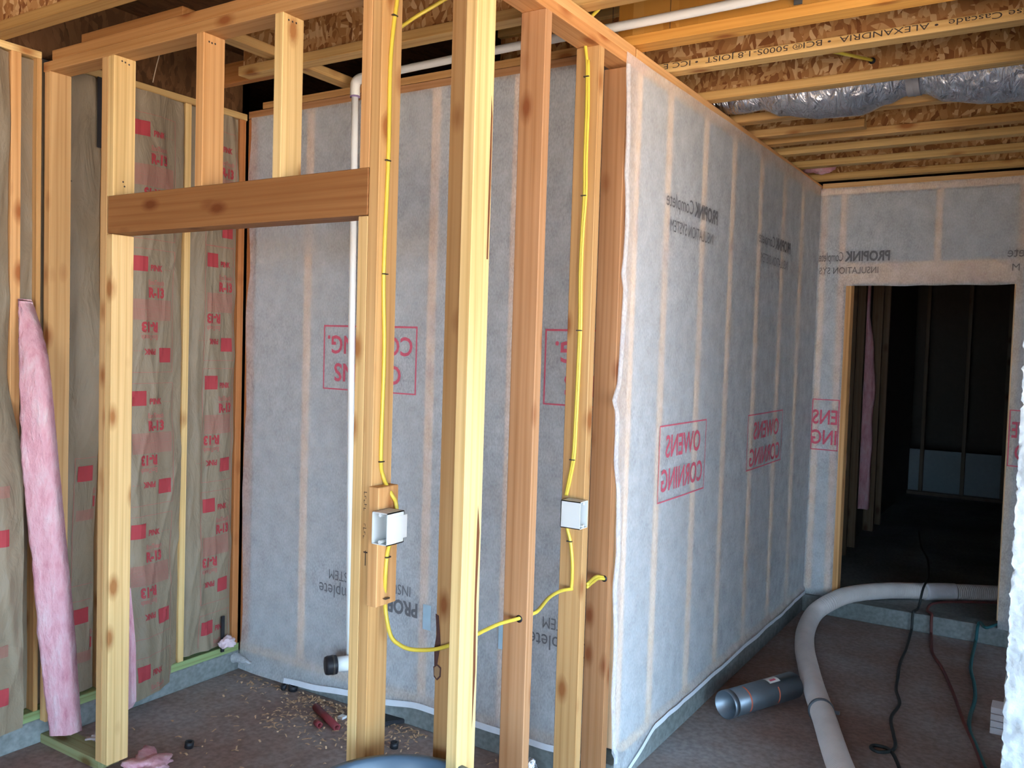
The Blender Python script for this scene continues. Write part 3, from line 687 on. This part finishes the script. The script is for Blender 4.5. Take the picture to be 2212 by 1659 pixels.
for px0, py0, px1, py1 in ((911, 1306, 927, 1364), (1074, 1346, 1094, 1408), (664, 928, 682, 962)):
    A0, A1 = ony(px0, py0, YE-.02), ony(px1, py1, YE-.02); pr = Print(); pr.quad(A0.x, A1.z, A1.x, A0.z); pr.build('tape_patch', lambda a, b: Vector((a, e_surf(a, b)-.003, b)), BLUET if px0 > 800 else FABRIC, ne)
# curled lower-left corner of the closet netting
def curl(u, v):
    a = v*4.2; x = -3.435+.13*u; r = .024*(1-u*.8)
    return Vector((x, YE-.048-.008*u-r*math.sin(a)*1.2, .055+.02*u+r*(1-math.cos(a))+.006*nz3(u*6, v*3, 2)))
link('curled_corner', me_from(grid(24, 16, curl), 'c', True), FABRIC, ne)

def b_piece(bm, x0, x1, z0f, z1f, n, m):
    V = []
    for i in range(n):
        r = []
        for j in range(m):
            u, v = i/(n-1), j/(m-1)
            z = z0f(x0+(x1-x0)*u)+(z1f(x0+(x1-x0)*u)-z0f(x0+(x1-x0)*u))*v
            x = x0+(x1-x0)*u
            r.append(bm.verts.new((x, YB-.005-.003*nz3(x*4, z*2, 6), z)))
        V.append(r)
    for i in range(n-1):
        for j in range(m-1): bm.faces.new((V[i][j], V[i+1][j], V[i+1][j+1], V[i][j+1]))
bm = bmesh.new()
top_b = lambda x: 2.752+.006*nz3(x*4, 1, 1)
b_piece(bm, -1.366, -1.186, lambda x: .12, lambda x: 2.128, 14, 60)
b_piece(bm, -.248, .9, lambda x: .105+.01*nz3(x*9, 1, 0), lambda x: 2.128, 40, 60)
b_piece(bm, -1.366, .9, lambda x: 2.128+(-.016*abs(nz3(x*4, 2, 2)) if -1.18 < x < -.25 else 0), top_b, 70, 24)
nb = link('netting', me_from(bm, 'nb', True), FABRIC); tag(nb, 'white netting around and above the dark far doorway', 'netting')
def b_map(a, b): return Vector((a, YB-.012, b))
pr = Print()
pr.text('PROPINK', -.932, 2.285, .085, mirror=True, width=.27, bold=.003); pr.text('Complete', -1.21, 2.285, .085, mirror=True, width=.15)
pr.text('INSULATION SYS', -.995, 2.205, .06, mirror=True, width=.36)
pr.text('ete', -.21, 2.285, .085, mirror=True, width=.09); pr.text('M', -.23, 2.205, .06, mirror=True)
pr.build('grey_lettering', b_map, FABGREY, nb)
pr = Print()
pr.frame(-1.36, 1.07, -1.19, 1.40, .006); pr.text('ENS', -1.195, 1.24, .13, mirror=True, width=.16, bold=.002); pr.text('ING', -1.195, 1.11, .13, mirror=True, width=.16, bold=.002)
pr.frame(-.245, 1.07, -.06, 1.40, .006); pr.text('OWE', -.07, 1.24, .13, mirror=True, width=.16, bold=.002); pr.text('CO', -.07, 1.11, .13, mirror=True, width=.14, bold=.002)
pr.build('red_lettering', b_map, FABRED, nb)

# ------------------------------------------------------------------ kraft-faced batts
def batt(name, y0f, y1f, z0, z1, xf, label, prints=None, ny=44, nzz=240):
    t = empty(name, (XF-.04, (y0f(1)+y1f(1))/2, z0)); tag(t, label, 'insulation', 'kraft faced batts on the left wall')
    def surf(y, z):
        a, b = y0f(z), y1f(z); u = (y-a)/(b-a)
        return xf(u, z)
    def f(u, v):
        z = z0+(z1-z0)*v; a, b = y0f(z), y1f(z); y = a+(b-a)*u
        return Vector((xf(u, z), y, z))
    link('paper_facing', me_from(grid(ny, nzz, f), 'paper', True), KRAFT, t)
    bm = bmesh.new()
    for side in (0, 1):
        pv = None
        for j in range(nzz):
            z = z0+(z1-z0)*j/(nzz-1); y = y0f(z) if side == 0 else y1f(z); s = .004 if side == 0 else -.004
            xx = xf(side, z)-.004
            jit = .003*nz3(z*30, side*5, 1)
            c = (bm.verts.new((xx, y+s+jit, z)), bm.verts.new(((xx+XF-.07)/2, y+s-jit, z)), bm.verts.new((XF-.085, y+s, z)))
            if pv:
                for k in range(2): bm.faces.new((pv[k], c[k], c[k+1], pv[k+1]))
            pv = c
    link('fiberglass_side', me_from(bm, 's', True), PINK, t)
    if prints:
        P1, P2 = Print(), Print()
        for (pu, pv_, h, inv, wd) in prints:
            # pu: left edge (metres in y), pv_: top z of the block, one full label
            def T(txt, du, dv, sz, width, pp=P1, bold=.0):
                pp.text(txt, pu+du if not inv else pu+wd-du, pv_-dv if not inv else pv_-h+dv, sz, rot=inv, width=width, bold=bold)
            def Q(a, b, c, d, pp):
                if not inv: pp.quad(pu+a, pv_-d, pu+c, pv_-b)
                else: pp.quad(pu+wd-c, pv_-h+b, pu+wd-a, pv_-h+d)
            Q(0, 0, .068, .066, P1)
            T('PINK', .085, .060, .036, .062, bold=.0012); T('- - - - -', .155, .058, .03, .045, P2)
            T('EcoTouch', .075, .122, .030, .085, P2, .001); Q(.07, .132, .165, .134, P2); Q(.09, .139, .15, .141, P2)
            T('R-13', .075, .178, .058, .085, bold=.003)
            for r in range(9): Q(0.0, .190+r*.0052, wd, .1925+r*.0052, P2)
            if not inv: P2.frame(pu-.012, pv_-.515, pu+wd+.012, pv_+.035, .0022)
        for PP in (P1, P2):
            PP.items = [(vs, [f for f in fs if all(y0f(vs[i][1])+.006 < vs[i][0] < y1f(vs[i][1])-.006 and z0+.01 < vs[i][1] < z1-.01 for i in f)]) for vs, fs in PP.items]
        mp = lambda a, b: Vector((surf(a, b)+.0035, a, b))
        P1.build('red_printing', mp, REDINK, t); P2.build('fine_printing', mp, PALEINK, t)
    return t
def bump_z(z, c, w): return max(0, 1-((z-c)/w)**2)
def wr(u, z, s=0): return .006*nz3(u*2.2, z*2.4, 3+s)+.004*nz3(u*5, z*6, 8+s)+.010*(1-min(1, 5*abs(nz3(u*1.8+z*.5, z*.8, s))))+.006*(1-min(1, 6*abs(nz3(u*3-z*1.2, z*1.6, s+20))))
Lab = lambda y, zt, wd: [(y, zt, .42, False, wd), (y, zt-.42, .42, True, wd)]
def LB(pxs, pu, wd, only=None):
    out = []
    for q in pxs:
        z = onx(q[0], q[1], XF+.01).z
        if only != 'inv': out.append((pu, z, .235, False, wd))
        if only != 'up': out.append((pu, z-.235, .235, True, wd))
    return out
batt('insulation_batt', lambda z: 1.447, lambda z: 1.822 if z > 1.45 else 1.822+.02*min(1, (1.45-z)/.2), .12, 2.75,
     lambda u, z: XF-.015+.035*math.sin(math.pi*min(1, u))+(.085*min(1, max(0, 1.5-z)/.35)*(.35+.65*u))+wr(u, z),
     'leftmost papered batt bulging out over the tan stud', [(1.60, onx(5, 1050, XF+.08).z, .235, True, .18), (1.60, onx(5, 1395, XF+.08).z, .235, True, .18), (1.60, onx(5, 1300, XF+.08).z, .235, True, .18)][:2])
batt('insulation_batt', lambda z: 1.868, lambda z: 2.206, .14, 2.75, lambda u, z: XF-.032+.02*bump_z(u, .8, .25)+.5*wr(u, z, 4)-.02*max(0, min(1, (1.1-z)/.3))+.05*bump_z(z, 1.5, .35)*max(0, (u-.6)/.4),
     'shaded papered batt behind the left corner stud', LB(((165, 1010), (180, 1320)), 2.11, .085, 'up'))
batt('insulation_batt', lambda z: 2.254-.03*bump_z(z, 1.42, .3), lambda z: 2.607, .06, 2.75,
     lambda u, z: XF-.018+.03*math.sin(math.pi*u)+.105*max(0, min(1, (.62-z)/.45))*(1-u)**1.2+.10*bump_z(z, 1.42, .28)*max(0, 1-u*3.5)+.012*bump_z(z, 1.0, .3)+wr(u, z, 7),
     'printed papered batt just right of the left king stud', LB(((290, 255), (290, 551), (290, 845), (292, 1133), (305, 1428)), 2.345, .20))
batt('insulation_batt', lambda z: 2.645, lambda z: 2.922, .15, 2.75, lambda u, z: XF-.016+.018*math.sin(math.pi*u)+wr(u, z, 11),
     'printed papered batt between the thin pale stud and the back corner', LB(((445, 290), (447, 545), (443, 812), (437, 1080), (430, 1348)), 2.735, .16))
b3 = [o for o in COL.objects if o.name == 'insulation_batt.002'][0]
pp = [ony(a, b, 2.262) for a, b in ((262, 1260), (272, 1275), (277, 1330), (283, 1400), (284, 1520), (276, 1534), (262, 1536))]
bm = bmesh.new(); f0 = bm.faces.new([bm.verts.new(q) for q in pp]); ex = bmesh.ops.extrude_face_region(bm, geom=[f0]); bmesh.ops.translate(bm, verts=[g for g in ex['geom'] if isinstance(g, bmesh.types.BMVert)], vec=(-.01, .03, 0))
link('fiberglass_side', me_from(bm), PINK, b3)
# narrow strip of pink batt leaning out of the corner
def strip():
    keys = [((40, 645), (44, 650)), ((40, 720), (66, 715)), ((40, 780), (80, 780)), ((44, 900), (92, 900)), ((46, 1000), (101, 1000)), ((58, 1120), (113, 1120)), ((72, 1250), (126, 1250)), ((84, 1400), (140, 1400)), ((96, 1500), (146, 1500)), ((107, 1590), (153, 1588))]
    rows = []
    for k in range(90):
        t = k/89*(len(keys)-1); i = min(int(t), len(keys)-2); f = t-i
        l = Vector(keys[i][0]).lerp(Vector(keys[i+1][0]), f); r = Vector(keys[i][1]).lerp(Vector(keys[i+1][1]), f)
        xl = -3.455+.085*min(1, k/25); A = onx(l.x, l.y, xl); B = onx(r.x, r.y, xl+.008+.072*min(1, k/25))
        rows.append((A, B))
    bm = bmesh.new(); R = []
    for k, (A, B) in enumerate(rows):
        n = 10; ring = []
        for j in range(n+1):
            p = A.lerp(B, j/n); b = .005*math.sin(math.pi*j/n)
            ring.append(p+Vector((0, -b+.006*nz3(j*.8, k*.35, 2), 0)))
        back = Vector((-.004, .05, 0))
        for j in range(n, -1, -1): ring.append(A.lerp(B, j/n)+back)
        R.append([bm.verts.new(q+Vector((.003*nz3(k*.9, i*1.3, 5), 0, .0))) for i, q in enumerate(ring)])
    for a, b in zip(R, R[1:]):
        for i in range(len(a)): bm.faces.new((a[i], a[(i+1) % len(a)], b[(i+1) % len(a)], b[i]))
    bm.faces.new(R[0]); bm.faces.new(R[-1][::-1])
    return me_from(bm, 'strip', True)
t = empty('insulation_strip', (-3.36, 1.95, .05)); tag(t, 'narrow pink fiberglass strip leaning out of the left corner to the floor', 'insulation')
link('fiberglass_core', strip(), PINK, t)
def blob(name, c, r, m, label, cat='insulation', seed=1, flat=.5, parent=None, amp=.5):
    bm = bmesh.new(); bmesh.ops.create_icosphere(bm, subdivisions=4, radius=1)
    for v in bm.verts:
        k = 1+amp*nz3(v.co.x*1.6+seed, v.co.y*1.6, v.co.z*1.6)+.25*nz3(v.co.x*5, v.co.y*5+seed, v.co.z*5)
        v.co = Vector((c[0]+v.co.x*r[0]*k, c[1]+v.co.y*r[1]*k, c[2]+v.co.z*r[2]*k))
    o = link(name, me_from(bm, name, True), m, parent)
    return tag(o, label, cat) if label else o
blob('insulation_scrap', (-2.93, 2.07, .018), (.10, .075, .018), PINK, 'torn pink fiberglass scrap on the floor at the lower left edge', seed=3, amp=.9)
blob('insulation_scrap', (-3.24, 2.06, .025), (.05, .04, .02), simple('grey_fluff', (.55, .5, .5), .9), 'grey fluff scrap behind the bottom plate in the left corner', seed=5)
blob('insulation_scrap', (-3.43, 2.87, .17), (.022, .04, .03), simple('pale_fluff', (.80, .62, .66), .95, bmp=.6), 'pale pink fluff stuffed in the closet back left corner', seed=9)
blob('insulation_scrap', (-1.30, 5.50, 2.838), (.10, .06, .05), PINK, 'small pink fluff tucked above the far corner of the netting', seed=12)
# dark felt gaps high on the outside wall
tag(slab('felt_strip', (XF+.0, XF+.004, 2.345, 2.385, 2.60, 2.752), BLACKR, 'z', 0), 'black felt strip hanging beside the left cripple stud top', 'felt')
tag(slab('felt_strip', (XF+.0, XF+.004, 2.176, 2.206, 2.46, 2.752), BLACKR, 'z', 0), 'black felt sliver showing left of the king stud near the top', 'felt')
tag(slab('trim_strip', (XF+.006, XF+.016, 2.85, 2.868, .12, .30), BLACKR, 'z', .001), 'small black plastic piece standing by the closet corner fluff', 'scrap')

# ------------------------------------------------------------------ silver flexible duct
t = empty('flexible_duct', (-.6, 3.99, 2.87)); tag(t, 'silver foil flexible duct running between the joists', 'duct')
def duct_r(x):
    for (a, ra), (b, rb) in zip(DK, DK[1:]):
        if a <= x <= b:
            f = (x-a)/(b-a); f = f*f*(3-2*f); return ra+(rb-ra)*f
    return DK[-1][1]
DK = [(-1.42, .085), (-1.30, .095), (-1.215, .088), (-1.13, .125), (-.95, .155), (-.80, .160), (-.68, .125), (-.605, .100), (-.545, .100), (-.46, .140), (-.30, .168), (0, .172), (.9, .17), (3.0, .17)]
bm = bmesh.new(); R = []
for i in range(420):
    x = -1.42+4.42*(i/419)**1.5; r0 = duct_r(x); ring = []
    for k in range(64):
        a = 2*math.pi*k/64
        pin = math.exp(-((x+.58)/.09)**2)+.5*math.exp(-((x+1.22)/.05)**2)
        r = r0*(1+.018*nz3(x*9, math.cos(a)*2, math.sin(a)*2)+.012*nz3(x*28, math.cos(a)*6, math.sin(a)*6)+.05*pin*nz3(x*5, a*3.2, 1)+.02*nz3(x*2, math.cos(a)*7, math.sin(a)*7))
        ring.append(bm.verts.new((x, 3.985+r*math.cos(a), 2.878+r*math.sin(a))))
    R.append(ring)
for a, b in zip(R, R[1:]):
    for k in range(64): bm.faces.new((a[k], a[(k+1) % 64], b[(k+1) % 64], b[k]))
link('foil_jacket', me_from(bm, 'duct', True), FOIL, t)
tube('strap', [(-.576, 3.985+.104*math.cos(a), 2.878+.104*math.sin(a)) for a in [2*math.pi*k/24 for k in range(25)]], .0025, simple('grey_duct_tape', (.34, .34, .36), .5), t, 6, 1, rf=None)
bm = bmesh.new(); bmesh.ops.create_cone(bm, segments=40, radius1=.1035, radius2=.1035, depth=.05, cap_ends=False, matrix=Matrix.Translation((-.577, 3.985, 2.878)) @ Matrix.Rotation(math.pi/2, 4, 'Y'))
link('tape_band', me_from(bm, 'tb', True), bpy.data.materials['grey_duct_tape'], t)

# ------------------------------------------------------------------ hose and cords
t = empty('blower_hose', (-1.1, 5.2, .05)); tag(t, 'thick ribbed pale hose curving from the far doorway to the foreground', 'hose')
hp = [onz(2260, 1287, .155), onz(2143, 1282, .155), onz(2030, 1278, .155), onz(1918, 1276, .155), onz(1838, 1284, .155), onz(1795, 1300, .13), onz(1760, 1324, .075), onz(1741, 1361, .056), onz(1738, 1399, .054), onz(1746, 1441, .054), onz(1757, 1483, .054), onz(1770, 1522, .054), onz(1783, 1560, .054), onz(1796, 1602, .054), onz(1815, 1657, .054), onz(1850, 1740, .054)]
tube('hose_body', hp, .0515, HOSE, t, 24, 110, rf=lambda L, i: 1+.03*math.sin(L*2*math.pi/.0125))
HS = .05
def ring_on(px, py, z, a, b, r, name, m, tilt=(0, 0, 0)):
    p, q = onz(px, py, z), onz(a, b, z)
    d = (q-p).normalized()
    return p, d
p, d = ring_on(1766, 1512, .054, 1775, 1540, 0, '', None)
p = onz(1774, 1536, .054)
tube('hose_clamp', [p-d*.009, p+d*.009], .0585, GALV, t, 28, 1)
s = d.cross(Vector((0, 0, 1))).normalized()
if s.x < 0: s = -s
slab('clamp_screw', (p.x+s.x*.050-.006, p.x+s.x*.050+.03, p.y+s.y*.05-.006, p.y+s.y*.05+.006, .050, .064), GALV, 'x', .001, None, t)
tube('tape_wrap', [onz(1997, 1278, .155), onz(2030, 1278, .155), onz(2063, 1279, .155)], .056, TAPE, t, 28, 6)
def cord(pts, r, m, label, z=0.0):
    o = tube('extension_cord', [Vector((q[0], q[1], q[2])) for q in pts], r, m, None, 8, 8)
    o.data.update(); return tag(o, label, 'cord')
def fl(L, z): return [onz(a, b, z) for a, b in L]
cord(fl([(1985, 1148), (1990, 1180), (2004, 1210), (2006, 1245)], .107)+[onz(2000, 1258, .215)]+[onz(1993, 1275, .213)]+[onz(1984, 1312, .120), Vector((-.700, 5.845, .121)), Vector((-.703, 5.820, .10)), Vector((-.703, 5.812, .03)), Vector((-.702, 5.77, .008))]+fl([(1958, 1400), (1945, 1430), (1940, 1460), (1936, 1490), (1943, 1520), (1925, 1550), (1930, 1585), (1934, 1610), (1924, 1622), (1898, 1624), (1881, 1615), (1890, 1610), (1915, 1616), (1930, 1630), (1945, 1665)], .008),
     .0075, CORDK, 'black extension cord draped over the hose and looped on the floor')
cord(fl([(2160, 1302), (2060, 1300), (2015, 1304)], .118)+fl([(2003, 1318)], .121)+[Vector((-.600, 5.845, .121)), Vector((-.598, 5.820, .10)), Vector((-.595, 5.812, .03)), Vector((-.588, 5.77, .008))]+fl([(2014, 1410), (2036, 1445), (2060, 1500), (2082, 1560), (2105, 1610), (2125, 1665)], .008),
     .0085, CORDR, 'dark red cord running over the threshold toward the foreground')
cord([onz(2185, 1352, .122), onz(2155, 1349, .122), onz(2130, 1356, .122), Vector((-.338, 5.845, .122)), Vector((-.348, 5.818, .10)), Vector((-.352, 5.812, .03)), Vector((-.354, 5.76, .009))]+fl([(2097, 1440), (2104, 1475), (2106, 1510), (2096, 1545), (2094, 1575), (2108, 1610), (2130, 1665)], .009),
     .009, CORDT, 'teal cord curling out from under the right netting')

# ------------------------------------------------------------------ sheet metal pipe on the floor
a, b = onz(1567, 1523, .064), onz(1712, 1480, .064); a.z = b.z = .065; d = (b-a).normalized()
t = empty('sheet_metal_pipe', (a.x, a.y, 0)); tag(t, 'open galvanized sheet metal pipe lying beside the hose', 'pipe')
def shell(name, p, q, r, m, th=.0015, seg=48, cap=False):
    bm = bmesh.new(); n = (q-p).normalized(); s = n.cross(Vector((0, 0, 1))).normalized(); u = s.cross(n); prof = [(p, r), (q, r), (q, r-th), (p, r-th)]; Rr = []
    for c, rr in prof: Rr.append([bm.verts.new(c+s*math.cos(2*math.pi*k/seg)*rr+u*math.sin(2*math.pi*k/seg)*rr) for k in range(seg)])
    for i in range(4):
        A, B = Rr[i], Rr[(i+1) % 4]
        for k in range(seg): bm.faces.new((A[k], A[(k+1) % seg], B[(k+1) % seg], B[k]))
    bmesh.ops.recalc_face_normals(bm, faces=bm.faces)
    return link(name, me_from(bm, name, True), m, t)
shell('pipe_body', a, b, .0630, GALV)
shell('crimped_end', a-d*.0, a+d*.030, .0645, GALV, .0015)
for k, (c, nm) in enumerate(((.105, 'orange_mark'), (.30, 'orange_mark'))):
    s = d.cross(Vector((0, 0, 1))).normalized(); u = Vector((0, 0, 1)); bm = bmesh.new(); pv = None
    if s.y > 0: s = -s
    for j in range(15):
        an = math.radians(-35+(125 if k == 0 else 75)*j/14); q0 = a+d*c+s*math.cos(an)*.0638+u*math.sin(an)*.0638; cur = (bm.verts.new(q0), bm.verts.new(q0+d*.009))
        if pv: bm.faces.new((pv[0], pv[1], cur[1], cur[0]))
        pv = cur
    link(nm, me_from(bm), ORANGE, t)
bm = bmesh.new(); pv = None
for j in range(11):
    an = math.radians(62+42*j/10); q0 = a+d*.27+s*math.cos(an)*.0638+u*math.sin(an)*.0638; cur = (bm.verts.new(q0), bm.verts.new(q0+d*.075))
    if pv: bm.faces.new((pv[0], pv[1], cur[1], cur[0]))
    pv = cur
st = link('sticker', me_from(bm), STICK, t)
bm = bmesh.new(); pv = None
for j in range(5):
    an = math.radians(72+12*j/4); q0 = a+d*.285+s*math.cos(an)*.0641+u*math.sin(an)*.0641; cur = (bm.verts.new(q0), bm.verts.new(q0+d*.04))
    if pv: bm.faces.new((pv[0], pv[1], cur[1], cur[0]))
    pv = cur
link('sticker_print', me_from(bm), FABRED, st)

# ------------------------------------------------------------------ things on the closet floor
def htube(name, p, q, r, m, label, cat):
    bm = bmesh.new(); n = (q-p).normalized(); s = n.cross(Vector((0, 0, 1))).normalized(); u = s.cross(n); seg = 20; Rr = []
    for c, rr in ((p, r), (q, r), (q, r*.6), (p, r*.6)): Rr.append([bm.verts.new(c+s*math.cos(2*math.pi*k/seg)*rr+u*math.sin(2*math.pi*k/seg)*rr) for k in range(seg)])
    for i in range(4):
        A, B = Rr[i], Rr[(i+1) % 4]
        for k in range(seg): bm.faces.new((A[k], A[(k+1) % seg], B[(k+1) % seg], B[k]))
    bmesh.ops.recalc_face_normals(bm, faces=bm.faces)
    return tag(link(name, me_from(bm, name, True), m), label, cat)
htube('plastic_tube', onz(682, 1527, .017), onz(728, 1572, .017), .0165, MAROON, 'longer maroon plastic tube lying on the closet floor', 'tube')
htube('plastic_tube', onz(683, 1560, .014), onz(691, 1567, .014), .014, MAROON, 'short maroon tube stub beside the longer one', 'tube')
for px, py, r, l in ((408, 1615, .018, 'black plastic cap on the floor with a thin wire beside it'), (612, 1490, .013, 'small black cap near the shavings, left of a pair'), (632, 1492, .022, 'black round fitting near the shavings, right of a pair'), (851, 1616, .017, 'black ring between the king stud and corner post')):
    p = onz(px, py, .0)
    htube('black_fitting', p+Vector((0, 0, .001)), p+Vector((.002, .002, .026)), r, BLACKR, l, 'cap')
o = tube('wire_offcut', fl([(418, 1613), (436, 1613)], .004), .0012, STAPLE); tag(o, 'thin wire offcut beside the black cap on the floor', 'wire')
q = [onz(x, y, .0) for x, y in ((806, 1520), (850, 1530), (882, 1562), (808, 1575))]
bm = bmesh.new(); lo = [bm.verts.new(v+Vector((0, 0, .001))) for v in q]; hi = [bm.verts.new(v+Vector((0, 0, .022 if i > 1 else .012))) for i, v in enumerate(q)]
bm.faces.new(lo[::-1]); bm.faces.new(hi)
for i in range(4): bm.faces.new((lo[i], lo[(i+1) % 4], hi[(i+1) % 4], hi[i]))
bmesh.ops.recalc_face_normals(bm, faces=bm.faces); bmesh.ops.bevel(bm, geom=list(bm.edges), offset=.003, segments=2, affect='EDGES')
tag(link('plastic_tray', me_from(bm, 'tray'), BLACKR), 'flat black plastic tray on the floor against the closet curb', 'tray')
p = onz(739, 1552, 0); tag(slab('paper_scrap', (p.x-.015, p.x+.015, p.y-.015, p.y+.015, .001, .012), STICK, 'z', .001), 'small white scrap near the maroon tube', 'scrap')
bm = bmesh.new()
for k in range(620):
    if k < 380: x = -2.95+.75*rnd.random()**1.1; y = 2.93-.36*rnd.random()**1.7
    elif k < 500: x = -3.40+.9*rnd.random(); y = 2.93-.12*rnd.random()**2
    else: x = -3.3+1.8*rnd.random(); y = 2.15+.8*rnd.random()
    L = .005+.012*rnd.random(); a = rnd.random()*6.28; c, s_ = math.cos(a), math.sin(a); W = .002+.003*rnd.random(); z = .002+.006*rnd.random()
    h = .006*rnd.random()
    v = [bm.verts.new((x+c*i*L-s_*j*W, y+s_*i*L+c*j*W, z+(h if i == 0 else 0))) for i in (-1, 0, 1) for j in (-1, 1)]
    bm.faces.new((v[0], v[1], v[3], v[2])); bm.faces.new((v[2], v[3], v[5], v[4]))
tag(link('wood_shavings', me_from(bm, 'shavings'), SHAV), 'scattered wood shavings on the closet floor', 'shavings', None, 'stuff')
blob('foil_scrap', (-1.66, 2.84, .035), (.035, .04, .035), FOIL, 'crumpled silver foil scrap at the bottom edge between studs', 'scrap', 4, amp=1.2)
# blue-grey plastic tub at the bottom edge
zr = .50; far = onz(855, 1631, zr); dv = Vector((far.x, far.y, 0)).normalized(); RB = .255; cb = Vector((far.x, far.y, 0))-dv*RB
t = empty('plastic_tub', (cb.x, cb.y, 0)); tag(t, 'blue-grey plastic tub rim at the bottom edge in front of the studs', 'tub')
def lathe(prof, c, seg=72):
    bm = bmesh.new(); R = []
    for r, z in prof: R.append([bm.verts.new((c.x+math.cos(2*math.pi*k/seg)*r*(1+.01*math.sin(3*2*math.pi*k/seg)), c.y+math.sin(2*math.pi*k/seg)*r, z)) for k in range(seg)])
    for a_, b_2 in zip(R, R[1:]):
        for k in range(seg): bm.faces.new((a_[k], a_[(k+1) % seg], b_2[(k+1) % seg], b_2[k]))
    bm.faces.new(R[0][::-1]); return bm
link('tub_body', me_from(lathe([(.19, .002), (.235, zr-.06), (.238, zr-.02), (.26, zr-.014), (.262, zr), (.245, zr+.002), (.236, zr-.006), (.231, zr-.06), (.19, .02)], cb), 'tub', True), BINBLUE, t)
def bag(u, v):
    a = u*2*math.pi; r = .226*v; return Vector((cb.x+math.cos(a)*r, cb.y+math.sin(a)*r, zr-.10+.05*v+.03*nz3(math.cos(a)*v*4, math.sin(a)*v*4, 1)))
tag(link('trash_bag', me_from(grid(60, 18, bag), 'bag', True), BLACKR), 'crumpled black bag filling the blue-grey tub', 'bag')
p = onz(2158, 1580, 0)
tk = empty('foam_block_stack', (p.x, p.y, 0)); tag(tk, 'small stack of grey-white strips on the floor beside the right white wall', 'block')
for k in range(4): slab('strip', (p.x-.035, p.x+.09, p.y-.05, p.y+.05, .001+.031*k, .029+.031*k), TAPE, 'x', .002, None, tk)

# ------------------------------------------------------------------ dark room beyond the doorway
for k, (y, x1, l) in enumerate(((6.95, -1.375, 'pink batt edge just inside the far doorway on the left'), (8.1, -1.385, 'second pink batt edge deeper in the dark room'))):
    def pf(u, v, y=y, x1=x1):
        z = .34+2.0*v; top = max(0, (z-1.5)/.8); xr = x1-.13*top**1.6+.012*nz3(z*4, y, 1); return Vector((-1.465+max(.012, xr+1.465)*u, y+.02*math.sin(math.pi*u), z))
    bm = grid(10, 60, pf); bm2 = bmesh.ops.extrude_face_region(bm, geom=list(bm.faces)); bmesh.ops.translate(bm, verts=[g for g in bm2['geom'] if isinstance(g, bmesh.types.BMVert)], vec=(0, .09, 0))
    tag(link('insulation_batt', me_from(bm, 'fb', True), PINK), l, 'insulation')
for k, (y, l) in enumerate(((7.25, 'nearest'), (7.6, 'second'), (8.42, 'third'), (8.8, 'farthest'))):
    board('wall_stud', (-1.47, -1.381, y-.019, y+.019, .10, 2.70), (.17, .12, .08), l+' stud along the left wall of the dark room', group='dark room studs')  # lumber tint darkened, putting the dim room's shade into the colour
struct('wall_far_low', (-1.47, .62, 11.15, 11.2, .1, .62), simple('low_panel_grey', (.26, .29, .30), .8))
for k, x in enumerate((-1.33, -.90, -.50, -.06)):
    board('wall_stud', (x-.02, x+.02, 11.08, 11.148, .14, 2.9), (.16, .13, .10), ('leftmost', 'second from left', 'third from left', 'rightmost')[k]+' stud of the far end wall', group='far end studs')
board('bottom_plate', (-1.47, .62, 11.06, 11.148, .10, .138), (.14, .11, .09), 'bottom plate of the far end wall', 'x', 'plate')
